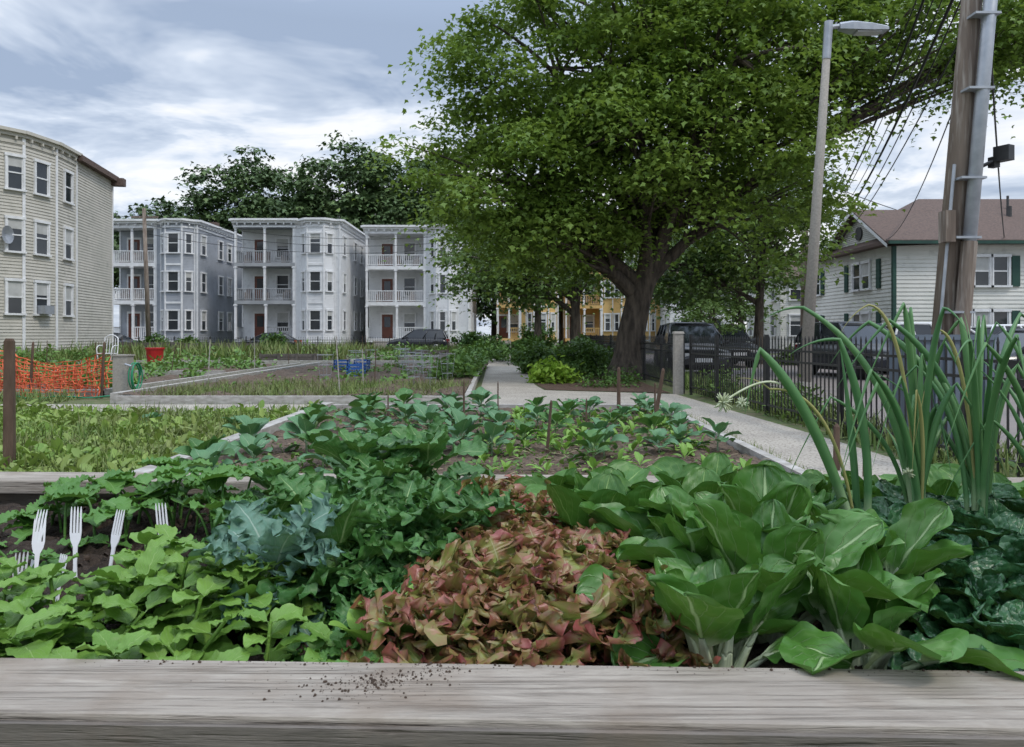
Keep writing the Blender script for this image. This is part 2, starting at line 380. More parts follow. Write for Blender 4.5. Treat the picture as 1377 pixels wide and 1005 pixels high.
def cornice(o, path, z, w=.38, h=.32, part='cornice', br=True):
    for i in range(len(path) - 1):
        fr = frame_(path[i], path[i + 1]); L = fr[3]
        eb(o, part, fr, L / 2, w / 2 - .06, z - h * .25 + i * .004, L + w * .9, w + .12, h * .5)
        eb(o, part, fr, L / 2, w / 4 - .06, z - h * .75 + i * .004, L + w * .3, w / 2 + .12, h * .6)
        if h > .2: eb(o, part, fr, L / 2, .03, z - h * 1.9, L + .04, .08 + i * .003, .14)
        if br:
            k = int(L / .6)
            for j in range(k): eb(o, part, fr, (j + .5) * L / k, w * .35, z - h * 1.25, .09, w * .55, h * .5)
def flatroof(o, path, z):
    o.raw('roof', [(x, y, z) for x, y in path], [tuple(range(len(path)))])
def railing(o, fr, s0, s1, z, out=0, h=.95, gap=.16, part='porch_rails'):
    L = s1 - s0; m = (s0 + s1) / 2
    eb(o, part, fr, m, out, z + h, L, .09, .07); eb(o, part, fr, m, out, z + .12, L, .07, .06)
    k = int(L / gap)
    for j in range(k): eb(o, part, fr, s0 + (j + .5) * L / k, out, z + h / 2 + .06, .05, .04, h - .14)
m_cgry0 = pmat('clutter', (.10, .10, .12), (.25, .2, .17), 1.5, .7)

def tripledecker(name, xp0, xp1, x1, yf, D, ztop, wall, bay, porchmat=None, door=True, sidew=3):
    o = Ob(name, ((xp0 + x1) / 2, yf + D / 2, 0)); pd = 1.9
    path = [(xp0, yf + D), (xp0, yf + pd), (xp1, yf + pd), (xp1, yf)]
    if bay: path += [(bay[0], yf), (bay[0] + .7, yf - .8), (bay[1] - .7, yf - .8), (bay[1], yf)]
    path += [(x1, yf), (x1, yf + D), (xp0, yf + D)]
    clean = [path[0]]
    for q in path[1:]:
        if math.hypot(q[0] - clean[-1][0], q[1] - clean[-1][1]) > .15: clean.append(q)
    path = clean
    for a, b in zip(path[:-1], path[1:]):
        o_fr = frame_(a, b)
        siding(o, 'walls', a, b, .6, ztop)
        eb(o, 'foundation', o_fr, o_fr[3] / 2, -.05, .3, o_fr[3], .14, .6)
        for s in (0, o_fr[3]): eb(o, 'window_frames', o_fr, s, .02, (ztop + .6) / 2, .12, .07, ztop - .6)
    fz = [.95, 4.05, 7.1]
    flatroof(o, path[:-1], ztop - .05)
    outer = [(xp0, yf + D), (xp0, yf - .1), (xp1 + .1, yf - .1)]
    cornice(o, outer, ztop + .12); cornice(o, [p for p in path[3:-1]], ztop + .06)
    o.box('porch_decks', ((xp0 + xp1) / 2, yf + pd / 2 - .02, ztop - .28), (xp1 - xp0 - .02, pd + .1, .42))
    fr = frame_((xp0, yf), (xp1, yf)); L = xp1 - xp0; fb = frame_((xp0, yf + pd), (xp1, yf + pd)); fl = frame_((xp0, yf + pd), (xp0, yf))
    for i, z in enumerate(fz):
        o.box('porch_decks', ((xp0 + xp1) / 2, yf + pd / 2 - .02, z - .14), (L - .02 + .006 * i, pd + .12, .3))
        s0 = .1
        if i == 0 and door: s0 = L * .5
        railing(o, fr, s0, L - .1, z)
        railing(o, fl, .05, pd - .1, z)
        zt = (fz[i + 1] - .29) if i < 2 else ztop - .49
        for s in ((.1, L * .52, L - .1) if not i else (.1, L * .5, L - .1)):
            eb(o, 'porch_posts', fr, s, .0, (z + zt) / 2, .17, .17, zt - z); eb(o, 'porch_posts', fr, s, 0, zt - .08, .3, .26, .1)
        eb(o, 'door', fb, L * .3, .04, z + 1.05, .95, .05, 2.1)
        eb(o, 'window_frames', fb, L * .3, .03, z + 1.12, 1.2, .05, 2.3)
        eb(o, 'window_glass', fb, L * .3, .075, z + 1.45, .55, .02, .9)
        window(o, fb, L * .68, z + 1.4, 1.0, 1.5)
    for k in range(5): o.box('steps', (xp0 + L * .28, yf - .3 - .28 * k, (.95 - .19 * (k + 1)) / 2), (1.4, .28, .95 - .19 * (k + 1) + .001))
    for a, b in zip(path[3:-1], path[4:-1] + [path[-1]]):
        f2 = frame_(a, b); LL = f2[3]
        if abs(f2[2][1] - 1) < .1: continue
        for z in fz:
            if LL > 6:
                for k in range(sidew): window(o, f2, (k + .5) * LL / sidew + (.5 if k % 2 else -.3), z + 1.5)
            elif LL > 2.6:
                window(o, f2, LL * .27, z + 1.5); window(o, f2, LL * .73, z + 1.5)
            elif LL > 1.25: window(o, f2, LL / 2, z + 1.5)
            elif LL > .95: window(o, f2, LL / 2, z + 1.5, .5, 1.5)
            if LL > 1.2 and LL < 6: eb(o, 'window_frames', f2, LL / 2, .03, z - .2, LL + .03, .06, .16)
    o.box('chimney', (x1 - 2, yf + D * .6, ztop + .5), (.7, .7, 1.3))
    for i, z in enumerate(fz[1:]):
        for k in range(3):
            x = xp0 + L * (.15 + .3 * k) + random.random() * .4
            o.box('porch_clutter', (x, yf + .9, z + .35), (.5, .5, .7)); o.box('porch_clutter', (x, yf + 1.1, z + .75), (.46, .08, .5))
    o.build({'walls': wall, 'foundation': m_conc, 'window_frames': m_white, 'window_glass': m_glass, 'window_blinds': m_blind, 'cornice': m_white, 'roof': m_rooft, 'porch_clutter': m_cgry0,
             'porch_decks': porchmat or m_white, 'porch_rails': porchmat or m_white, 'porch_posts': m_white, 'door': m_door, 'steps': m_conc, 'chimney': m_roofb})
m_pgrey = sid('porch_grey', (.36, .37, .38), (.28, .29, .30))
tripledecker('triple_decker_house', -32.6, -28.7, -25.4, 60, 14, 10.45, m_grey, (-28.3, -25.6), m_white, sidew=5)
tripledecker('triple_decker_house', -22.4, -17.5, -13.9, 60, 14, 10.5, m_wht, (-17.0, -14.3), m_pgrey, sidew=4)
tripledecker('triple_decker_house', -12.4, -7.3, -3.7, 63, 13, 10.4, m_wht, (-7.0, -4.6))
tripledecker('yellow_house', 5, 8.5, 14, 70, 12, 10.3, m_yel, (9.5, 13.5), m_yel)
tripledecker('yellow_house', -1.4, .8, 4.2, 68, 12, 9.9, m_yel, (1.3, 4.0), m_yel)

o = Ob('apartment_building', (-29, 36, 0))
path = [(-36, 22), (-24.2, 22), (-24.2, 33.2), (-23.0, 35.0), (-22.7, 37.0), (-23.0, 39.2), (-24.0, 44.6), (-36, 44.6), (-36, 22)]
for i, (a, b) in enumerate(zip(path[:-1], path[1:])):
    f = frame_(a, b); siding(o, 'walls', a, b, .5, 10.75, .15, .034); eb(o, 'foundation', f, f[3] / 2, -.05, .25, f[3], .14, .5)
    eb(o, 'window_frames', f, f[3], .03, 5.6, .13, .08, 10.2)
for z in (3.05, 5.95, 8.85):
    window(o, frame_(path[2], path[3]), 1.78, z, .66, 1.5); window(o, frame_(path[3], path[4]), 1.05, z, .76, 1.5); window(o, frame_(path[4], path[5]), 1.2, z, .76, 1.5)
    for s in (2, 4.2, 8): window(o, frame_(path[1], path[2]), s, z, .8, 1.6)
f3 = frame_(path[3], path[4]); eb(o, 'air_conditioner', f3, 1.05, .25, 2.5, .6, .5, .4)
cornice(o, path[1:6], 10.85, .3, .3); fl = frame_(path[5], path[6])
eb(o, 'eave_trim', fl, fl[3] / 2, .12, 10.62, fl[3] + .2, .5, .3); eb(o, 'eave_trim', fl, fl[3] + .05, .3, 10.45, .5, .8, .45)
flatroof(o, path[:-1], 10.8)
c = np.array([-23.2, 34.3, 5.9])
vs = [(c[0] - .12, c[1] - .1, c[2])]
for i in range(16):
    t = 2 * pi * i / 16; vs.append((c[0] + .02, c[1] - .1 + .42 * math.cos(t), c[2] + .42 * math.sin(t)))
o.raw('satellite_dish', vs, [(0, 1 + i, 1 + (i + 1) % 16) for i in range(16)]); o.cyl('satellite_dish', (-23.9, 34.2, 5.6), (-23.3, 34.2, 5.9), .03)
o.build({'walls': m_cream, 'foundation': m_conc, 'window_frames': m_white, 'window_glass': m_glass, 'window_blinds': m_blind, 'cornice': m_cream, 'eave_trim': m_roofb, 'roof': m_rooft, 'air_conditioner': m_metal, 'satellite_dish': m_metal})

o = Ob('white_house', (24, 39, 0))
path = [(17.5, 44), (17.5, 34), (31, 34), (31, 44), (17.5, 44)]
for a, b in zip(path[:-1], path[1:]): siding(o, 'walls', a, b, .3, 5.5, .18, .034)
ze = 5.42; ov = .5; r1, r2 = 21.3, 28
E = [(17.5 - ov, 34 - ov, ze), (31 + ov, 34 - ov, ze), (31 + ov, 44 + ov, ze), (17.5 - ov, 44 + ov, ze), (r1, 39, 8.25), (r2, 39, 8.25)]
E2 = [(x, y, z + .16) for x, y, z in E]
o.raw('roof', E2 + E, [(0, 1, 5, 4), (1, 2, 5), (2, 3, 4, 5), (3, 0, 4), (6, 7, 1, 0), (7, 8, 2, 1), (8, 9, 3, 2), (9, 6, 0, 3), (9, 8, 7, 6)])
gy0, gy1, gp = 34.1, 41.0, 37.3
k = 18
for i in range(k):
    z0 = 5.5 + i * 1.75 / k; z1 = 5.5 + (i + 1) * 1.75 / k
    def yy(z): f = (z - 5.5) / 1.75; return gy0 + (gp - gy0) * f, gy1 + (gp - gy1) * f
    a0, b0 = yy(z0); a1, b1 = yy(z1)
    o.raw('walls', [(17.42, b0, z0), (17.42, a0, z0), (17.46, a1, z1), (17.46, b1, z1)], [(0, 1, 2, 3)])
G = [(17.0, gy0 - .45, 5.3), (17.0, gp, 7.42), (17.0, gy1 + .45, 5.35), (21.5, gy0 - .1, 5.5), (21.0, gp, 7.42), (21.5, gy1 + .2, 5.5)]
G2 = [(x, y, z + .14) for x, y, z in G]
o.raw('roof', G2 + G, [(0, 1, 4, 3), (1, 2, 5, 4), (6, 7, 1, 0), (7, 8, 2, 1), (6, 9, 10, 7), (7, 10, 11, 8)])
for (p, q) in ((G[0], G[1]), (G[1], G[2])):
    o.raw('window_frames', [(16.98, p[1], p[2] - .08), (16.98, q[1], q[2] - .08), (16.98, q[1], q[2] + .1), (16.98, p[1], p[2] + .1)], [(0, 1, 2, 3)])
o.cyl('vent', (17.36, gp, 6.35), (17.44, gp, 6.35), .34, .34, 18)
eb(o, 'gutters', frame_((17, 33.5), (31.5, 33.5)), 7.2, .06, 5.46, 14.5, .12, .14)
o.box('gutters', (17.42, 33.92, 2.9), (.16, .16, 5.0))
fs = frame_((17.5, 44), (17.5, 34)); ff = frame_((17.5, 34), (31, 34))
for z in (4.2, 1.7):
    window(o, fs, 6.4, z, .8, 1.25, .3); window(o, fs, 7.35, z, .8, 1.25, .9); window(o, fs, 1.5, z, .9, 1.25, .2, True)
    for s in (5.2, 8.6): eb(o, 'shutters', fs, s, .06, z, .36, .07, 1.4)
    window(o, ff, 3.1, z, .7, 1.3, .5); window(o, ff, 3.95, z, .7, 1.3, .9); window(o, ff, 4.8, z, .7, 1.3, .2)
    for s in (2.4, 5.5): eb(o, 'shutters', ff, s, .06, z, .36, .07, 1.4)
    window(o, ff, 9, z, .9, 1.3, .4, True)
o.cyl('vent', (25, 37.5, 7.3), (25, 37.5, 8.3), .06); o.cyl('vent', (24.4, 36.5, 6.9), (24.4, 36.5, 7.6), .12)
o.build({'walls': m_wht2, 'roof': m_roofb, 'window_frames': m_white, 'window_glass': m_glass, 'window_blinds': m_blind, 'vent': m_rooft, 'gutters': m_shut, 'shutters': m_shut})

def simplehouse(name, x0, x1, y0, y1, ze, zr, wall):
    o = Ob(name, ((x0 + x1) / 2, (y0 + y1) / 2, 0))
    p = [(x0, y1), (x0, y0), (x1, y0), (x1, y1), (x0, y1)]
    for a, b in zip(p[:-1], p[1:]): siding(o, 'walls', a, b, .1, ze, .16)
    ym = (y0 + y1) / 2; v = .4
    o.raw('roof', [(x0 - v, y0 - v, ze - .1), (x1 + v, y0 - v, ze - .1), (x1 + v, ym, zr), (x0 - v, ym, zr), (x0 - v, y1 + v, ze - .1), (x1 + v, y1 + v, ze - .1)], [(0, 1, 2, 3), (3, 2, 5, 4)])
    for x in (x0, x1): o.raw('walls', [(x, y0, ze), (x, y1, ze), (x, ym, zr - .1)], [(0, 1, 2)])
    f = frame_((x0, y0), (x1, y0)); g = frame_((x0, y1), (x0, y0))
    for z in (2, 4.7):
        if z > ze - .6: continue
        k = int(f[3] / 2)
        for i in range(k): window(o, f, (i + .5) * f[3] / k, z)
        for i in range(3): window(o, g, (i + .5) * g[3] / 3, z)
    o.build({'walls': wall, 'roof': m_roofb, 'window_frames': m_white, 'window_glass': m_glass, 'window_blinds': m_blind})
simplehouse('white_house', 20.2, 27, 56, 64, 5.6, 8.0, m_wht2)
simplehouse('white_house', 14, 19.5, 66, 74, 5.4, 8.0, m_wht)
simplehouse('grey_house', -52, -40, 62, 74, 8.4, 10.4, m_grey)
simplehouse('white_house', 34, 46, 44, 54, 5.4, 8.2, m_wht)

# ------------------------------------------------------------------ cars
def car(name, loc, rz, paint, suv=False):
    o = Ob(name, loc); co, si = math.cos(rz), math.sin(rz); lx, ly, lz = loc
    def T(x, y, z): return (lx + x * co - y * si, ly + x * si + y * co, lz + z)
    hb = 1.02 if suv else .92; roof = 1.68 if suv else 1.43
    st = [(-2.28, .42, .62, .70), (-2.2, .3, hb - .12, .84), (-1.9, .25, hb, .90), (-.9, .22, hb + .01, .92), (.7, .22, hb, .92), (1.15, .22, hb - .02, .91), (1.8, .24, hb - .12, .89), (2.15, .28, hb - .24, .80), (2.27, .42, .6, .64)]
    vs = []
    for x, zb, zt, hw in st:
        zm = zb + (zt - zb) * .45
        for y, z in ((-hw * .88, zb), (-hw, zm - .1), (-hw, zm + .12), (-hw * .93, zt - .03), (-hw * .5, zt + .03), (hw * .5, zt + .03), (hw * .93, zt - .03), (hw, zm + .12), (hw, zm - .1), (hw * .88, zb)): vs.append(T(x, y, z))
    m = 10; fs = []
    for i in range(len(st) - 1):
        for j in range(m): a = i * m + j; b = i * m + (j + 1) % m; fs.append((a, b, b + m, a + m))
    fs += [tuple(range(m - 1, -1, -1)), tuple(range((len(st) - 1) * m, len(st) * m))]
    o.raw('body', vs, fs)
    if suv: base = [(-2.12, hb), (1.1, hb)]; top = [(-1.85, roof - .06), (.25, roof - .04)]
    else: base = [(-1.75, hb), (1.1, hb - .02)]; top = [(-1.0, roof - .05), (.2, roof - .03)]
    def ring(x, z, hw): return [T(x, -hw, z), T(x, hw, z)]
    V = ring(base[0][0], base[0][1], .84) + ring(base[1][0], base[1][1], .84) + ring(top[0][0], top[0][1], .66) + ring(top[1][0], top[1][1], .66)
    o.raw('windows', V, [(0, 1, 5, 4), (3, 2, 6, 7), (2, 0, 4, 6), (1, 3, 7, 5)])
    xa, xb = top[0][0], top[1][0]; vs = []
    for x, hw, z in ((xa - .06, .64, roof - .06), (xa + .3, .68, roof), (xb - .35, .68, roof + .01), (xb + .08, .64, roof - .05)):
        vs += [T(x, -hw, z - .05), T(x, -hw * .7, z + .02), T(x, hw * .7, z + .02), T(x, hw, z - .05)]
    fs = []
    for i in range(3):
        for j in range(3): a = i * 4 + j; fs.append((a, a + 1, a + 5, a + 4))
    fs += [(0, 4, 8, 12, 15, 11, 7, 3), (0, 3, 2, 1), (12, 13, 14, 15)]
    o.raw('body', vs, fs)
    for sy in (-1, 1):
        for f0, f1 in ((0, 0), (1, 1), (.52, .5)) + (((.25, .2),) if suv else ()):
            bx = base[0][0] + (base[1][0] - base[0][0]) * f0; tx = xa + (xb - xa) * f1
            o.cyl('body', T(bx, sy * .85, hb), T(tx, sy * .67, roof - .05), .045, .035, 6)
    for x in (-1.4, 1.4):
        for sy in (-1, 1):
            r = .36 if suv else .33
            o.cyl('tyres', T(x, sy * .72, r), T(x, sy * .935, r), r, r, 20); o.cyl('wheels', T(x, sy * .93, r), T(x, sy * .95, r), r * .62, r * .55, 12)
            o.cyl('arches', T(x, sy * .6, r + .03), T(x, sy * .926, r + .03), r + .07, r + .07, 20)
    for sy in (-1, 1):
        o.box('lights', T(2.12, sy * .6, hb - .33), (.22, .36, .13), rz)
        o.box('tail_lights', T(-2.2, sy * .68, hb - .2), (.12, .22, .3), rz)
        o.box('body', T(.75, sy * .98, hb + .06), (.12, .18, .14), rz)
    o.box('number_plate', T(2.3, 0, .55), (.03, .5, .12), rz); o.box('arches', T(2.24, 0, .62), (.1, .8, .16), rz); o.box('arches', T(-2.26, 0, .42), (.1, 1.3, .12), rz)
    o.build({'body': paint, 'windows': m_glass, 'tyres': m_tyre, 'wheels': m_chrome, 'arches': m_tyre, 'lights': m_lamp, 'tail_lights': m_red, 'number_plate': m_white}, smooth=('body', 'tyres'))
m_cblk = pmat('car_black', (.012, .013, .016), (.016, .017, .02), 1, .22, spec=.6)
m_cwht = pmat('car_white', (.74, .75, .76), (.70, .70, .70), 1, .3)
m_cgry = pmat('car_grey', (.03, .033, .04), (.025, .028, .033), 1, .25, spec=.6)
car('parked_suv', (5.75, 24.0, 0), -pi / 2 - .06, m_cblk, True)
car('parked_suv', (10.6, 23.0, 0), -pi / 2 + .12, m_cgry, True)
car('parked_car', (12.2, 17.4, 0), pi + .12, m_cblk)
car('parked_suv', (14.2, 24.6, 0), .05, m_cwht, True)
car('parked_car', (20.5, 29.5, 0), .0, m_cwht, True)
car('parked_car', (-7.0, 55.6, .01), pi, m_cblk, True)
car('parked_car', (-18.3, 56, .01), pi, m_cblk)
car('parked_car', (-30, 55.8, .01), 0, m_cgry)
car('parked_car', (8.8, 31, 0), -pi / 2, m_cgry, True)

# ------------------------------------------------------------------ fences
fc = Ob('iron_fence', (3.9, 14, 0))
def fence_run(o, p0, p1, h=1.22, gap=.115, post=2.4, pk='pickets', t=.015):
    f = frame_(p0, p1); L = f[3]
    for z in (.18, h - .16, h - .32): eb(o, 'rails', f, L / 2, 0, z, L, .03, .03)
    k = int(L / gap)
    for j in range(k):
        s = (j + .5) * L / k; eb(o, pk, f, s, 0, h / 2 + .03, t, t, h - .06)
        c = f[0] + f[1] * s; o.box(pk, (c[0], c[1], h + .03), (t + .006, t + .006, .06), f[4], .2)
    k = int(L / post) + 1
    for j in range(k + 1): eb(o, 'posts', f, min(j * post, L), 0, (h + .08) / 2, .055, .055, h + .08)
fence_run(fc, (4.75, 3), (4.33, 7.1)); fence_run(fc, (4.33, 7.1), (3.85, 16)); fence_run(fc, (3.78, 16.4), (3.75, 46), gap=.14)
fc.build({'rails': m_black, 'pickets': m_black, 'posts': m_black})
o = Ob('concrete_post', (3.7, 16.2, 0)); o.box('shaft', (3.62, 16.2, .66), (.19, .19, 1.32)); o.box('cap', (3.62, 16.2, 1.345), (.23, .23, .05), 0, .85); o.build({'shaft': m_conc, 'cap': m_conc})
fc = Ob('street_fence', (-10, 50, 0)); fence_run(fc, (-25, 49.8), (-2, 49.8), 1.1, .16); fc.build({'rails': m_black, 'pickets': m_black, 'posts': m_black})
fc = Ob('white_fence', (18, 33, 0))
f = frame_((13, 33), (31, 32.6))
for j in range(120): eb(fc, 'boards', f, (j + .5) * .15, 0, .75, .135, .03, 1.5)
for z in (.3, 1.2): eb(fc, 'rails', f, 9, -.04, z, 18, .04, .1)
fc.build({'boards': m_white, 'rails': m_white})

# ------------------------------------------------------------------ street furniture
o = Ob('street_lamp', (6.35, 15.8, 0))
o.cyl('pole', (6.2, 15.8, 0), (6.72, 15.8, 7.75), .135, .075, 14); o.cyl('base', (6.2, 15.8, 0), (6.22, 15.8, .3), .2, .17, 14)
o.cyl('collar', (6.68, 15.8, 7.15), (6.73, 15.8, 7.95), .09, .09, 12); o.cyl('arm', (6.7, 15.8, 7.82), (7.05, 15.8, 7.87), .05, .05)
vs = []
for x, hw, zb, zt in ((6.95, .07, 7.78, 7.92), (7.2, .15, 7.74, 7.94), (7.6, .17, 7.72, 7.90), (7.95, .13, 7.74, 7.84)):
    vs += [(x, 15.8 - hw, zb), (x, 15.8 - hw, zt - .05), (x, 15.8 - hw * .5, zt), (x, 15.8 + hw * .5, zt), (x, 15.8 + hw, zt - .05), (x, 15.8 + hw, zb)]
fs = [(i * 6 + j, i * 6 + (j + 1) % 6, i * 6 + 6 + (j + 1) % 6, i * 6 + 6 + j) for i in range(3) for j in range(6)] + [(5, 4, 3, 2, 1, 0), (18, 19, 20, 21, 22, 23)]
o.raw('lamp_head', vs, fs); o.box('lens', (7.55, 15.8, 7.71), (.5, .24, .03))
o.build({'pole': m_conc, 'base': m_conc, 'collar': m_metal, 'arm': m_metal, 'lamp_head': m_metal, 'lens': m_lamp}, smooth=('pole',))

o = Ob('utility_pole', (5.8, 10.2, 0))
o.cyl('pole', (5.80, 10.2, 0), (6.66, 10.2, 10), .15, .115, 16)
o.cyl('conduit', (5.93, 10.0, 0), (6.80, 10.0, 10), .085, .085, 14)
o.cyl('conduit_foot', (5.93, 10.0, 0), (6.15, 10.0, 2.55), .10, .10, 14)
for z in (.8, 1.6, 2.6, 3.4, 4.6, 5.6, 6.6): x = 5.82 + z * .0865; o.box('straps', (x + .05, 10.08, z), (.34, .34, .03), 0)
o.box('meter_box', (5.85, 10.0, 2.75), (.13, .18, .42)); o.cyl('thin_conduit', (5.66, 10.05, 0), (5.98, 10.05, 3.6), .022, .022, 8)
o.cyl('bracket', (6.3, 10.1, 3.55), (6.62, 10.0, 3.7), .025, .025, 8); o.box('flood_light', (6.60, 9.98, 3.73), (.14, .2, .2), .5); o.box('flood_light', (6.52, 10.06, 3.63), (.1, .1, .14), .3)
o.build({'pole': m_pole, 'conduit': m_metal, 'conduit_foot': m_pole, 'straps': m_metal, 'meter_box': m_pole, 'thin_conduit': m_metal, 'bracket': m_black, 'flood_light': m_black}, smooth=('pole', 'conduit'))
o = Ob('utility_pole', (15.3, 39, 0)); o.cyl('pole', (15.3, 39, 0), (15.4, 39, 9.9), .2, .14, 10); o.build({'pole': m_pole}, smooth=('pole',))
o = Ob('utility_pole', (-24.4, 50, 0)); o.cyl('pole', (-24.4, 50, 0), (-24.75, 50, 9.8), .17, .12, 10); o.box('crossarm', (-24.7, 50, 9.2), (1.8, .1, .12)); o.build({'pole': m_pole, 'crossarm': m_pole}, smooth=('pole',))
o = Ob('utility_pole', (23, 50, 0)); o.cyl('pole', (23, 50, 0), (23, 50, 10.2), .16, .12, 10); o.box('crossarm', (23, 50, 9.4), (2, .1, .12)); o.build({'pole': m_pole, 'crossarm': m_pole}, smooth=('pole',))

B = LB()
def wire(p0, p1, sag, r=.012):
    p0 = np.array(p0, float); p1 = np.array(p1, float); m = (p0 + p1) / 2; m[2] -= sag * 2; tube(B, bez(p0, m, p1, 18), r, 5)
wires = [(8.3, 8.9, .5, .014), (8.15, 8.3, .7, .028), (7.7, 8.0, .6, .012), (7.5, 7.7, .9, .012), (7.1, 7.0, .7, .03), (6.9, 6.9, 1.0, .014), (6.3, 6.4, .8, .014)]
for i, (za, zb, sg_, r_) in enumerate(wires): wire((6.45 + .03 * i, 10.2, za), (17.6, 41, zb), sg_, r_)
wire((6.5, 10.2, 5.6), (18, 36, 5.9), .8, .012); wire((15.4, 39, 8.8), (21, 38, 7.5), .4, .02); wire((6.5, 10.2, 6.2), (40, 60, 9), 1.8, .02)
for i in range(3):
    wire((15.4, 39, 9.6 - .5 * i), (60, 80, 11 - .5 * i), 1, .025); wire((-24.7, 50, 9.3 - .5 * i), (-80, 52, 9.3 - .5 * i), .6, .02); wire((-24.7, 50, 9.3 - .6 * i), (-6, 57, 8.8 - .5 * i), .7, .018)
for i in range(3): wire((6.6, 10.2, 8.8 - .5 * i), (14, -6, 8.8 - .5 * i), .4, .012)
B.build('overhead_wires', m_wire)

o = Ob('utility_cabinet', (4.85, 8.7, 0))
o.box('body', (4.95, 8.6, .62), (.86, .62, 1.24)); o.box('lid', (4.95, 8.6, 1.27), (.92, .68, .06)); o.box('plinth', (4.95, 8.6, .03), (.94, .7, .06))
for i in range(7): o.box('ribs', (4.62 + .11 * i, 8.28, .64), (.04, .03, 1.1))
o.build({'body': m_cabinet, 'lid': m_cabinet, 'plinth': m_conc, 'ribs': m_cabinet})

nx, nz = 34, 9
def net_(x0, x1, y, zs, ph):
    X, Z = np.meshgrid(np.linspace(x0, x1, nx), np.linspace(.03, .86, nz))
    Yy = y + .10 * np.sin(X * 4 + ph) + .05 * np.sin(X * 13 + Z * 4) + R.randn(*X.shape) * .02
    Z2 = Z * zs * (1 + .16 * np.sin(X * 2.2 + ph)) + R.randn(*X.shape) * .016
    B = LB(); V = np.stack([X + R.randn(*X.shape) * .015, Yy, Z2], -1).reshape(-1, 3); B.add(V, grid_faces(nz, nx), V * 0); return B
ne = empty('orange_safety_fence', (0, 0, 0))
for args, th in (((-12.6, -8.35, 15.2, 1., 0), .03), ((-13, -8.5, 16.5, .85, 1.5), .028), ((-11.2, -9.0, 15.7, .6, 3), .03)):
    n_ = net_(*args).build('orange_netting', m_orange, ne); w = n_.modifiers.new('w', 'WIREFRAME'); w.thickness = th; w.use_even_offset = False
for i, x in enumerate((-12.5, -11.1, -9.8, -8.35)):
    o = Ob('wooden_stake', (x, 15.25, 0)); o.cyl('shaft', (x, 15.12, 0), (x + .06, 15.12, 1.12), .03, .024, 6); o.cyl('tip', (x + .06, 15.12, 1.12), (x + .062, 15.12, 1.16), .024, .008, 6); o.build({'shaft': m_stake, 'tip': m_stake})
o = Ob('hose_post', (-8.05, 15.3, 0)); o.box('post', (-8.0, 15.3, .43), (.3, .26, .86)); o.box('cap', (-8.0, 15.3, .875), (.34, .3, .03)); o.cyl('tap', (-7.86, 15.1, .7), (-7.7, 15.05, .66), .02)
o.build({'post': m_conc, 'cap': m_conc, 'tap': m_metal})
B = LB(); t = np.linspace(0, 6 * pi, 90); tube(B, np.stack([-7.72 + .04 * np.sin(t * .3), 15.25 + .2 * np.cos(t), .45 + .27 * np.sin(t)], 1), .014, 6)
tube(B, np.stack([np.linspace(-7.7, -12.4, 60), 14.75 + .14 * np.sin(np.linspace(0, 14, 60)), .06 + .02 * np.sin(np.linspace(0, 30, 60))], 1), .016, 6); B.build('garden_hose', m_hose)
o = Ob('red_bin', (-14.6, 30.4, 0)); o.cyl('body', (-14.6, 30.4, 0), (-14.6, 30.4, .72), .27, .34, 16); o.cyl('rim', (-14.6, 30.4, .7), (-14.6, 30.4, .77), .37, .37, 16); o.build({'body': m_red, 'rim': m_red})
B = LB(); cx, cy = -17.2, 31.6
def tb(pts, r=.024): tube(B, np.array(pts, float), r, 6)
for sx in (-.3, .3):
    for sy in (-.25, .25): tb([(cx + sx, cy + sy, 0), (cx + sx * .9, cy + sy * .9, .25), (cx + sx, cy + sy, .5)])
    tb([(cx + sx, cy + .25, .5), (cx + sx, cy + .3, .85), (cx + sx * .9, cy + .34, 1.15)]); tb(bez((cx + sx, cy - .25, .5), (cx + sx * 1.2, cy - .3, .95), (cx + sx, cy + .28, .8)))
for i in range(6):
    x = cx - .3 + .12 * i; tb([(x, cy - .25, .5), (x, cy, .49), (x, cy + .25, .5)], .014); tb([(x, cy + .25, .5), (x, cy + .3, .8), (x, cy + .34, 1.15)], .014)
tb(bez((cx - .3, cy + .34, 1.12), (cx, cy + .36, 1.45), (cx + .3, cy + .34, 1.12)), .026); tb([(cx - .3, cy - .25, .5), (cx, cy - .27, .5), (cx + .3, cy - .25, .5)])
B.build('garden_chair', m_white)
m_planter = pmat('planter_wood', (.15, .135, .12), (.09, .08, .07), 5, .9)
def planter(x0, x1, y0, y1, h):
    o = Ob('wooden_planter', ((x0 + x1) / 2, (y0 + y1) / 2, 0)); k = 3
    for i in range(k):
        z = h * (i + .5) / k; dz = h / k - .02
        o.box('boards', ((x0 + x1) / 2, y0, z), (x1 - x0, .05, dz)); o.box('boards', ((x0 + x1) / 2, y1, z), (x1 - x0, .05, dz))
        o.box('boards', (x0, (y0 + y1) / 2, z), (.05, y1 - y0 - .06, dz)); o.box('boards', (x1, (y0 + y1) / 2, z), (.05, y1 - y0 - .06, dz))
    for x in np.linspace(x0, x1, 4): o.box('posts', (x, y0 - .05, h / 2 + .02), (.1, .06, h + .04))
    o.box('soil', ((x0 + x1) / 2, (y0 + y1) / 2, h - .1), (x1 - x0 - .06, y1 - y0 - .06, .06))
    o.build({'boards': m_planter, 'posts': m_planter, 'soil': m_soil})
planter(-22.5, -19.2, 42, 43.5, .85); planter(-19, -14.8, 42.2, 43.6, .8); planter(-13, -10.5, 42, 43.2, .5); planter(-6, -3.5, 40, 41.2, .45); planter(-11.5, -9, 34, 35.2, .4)
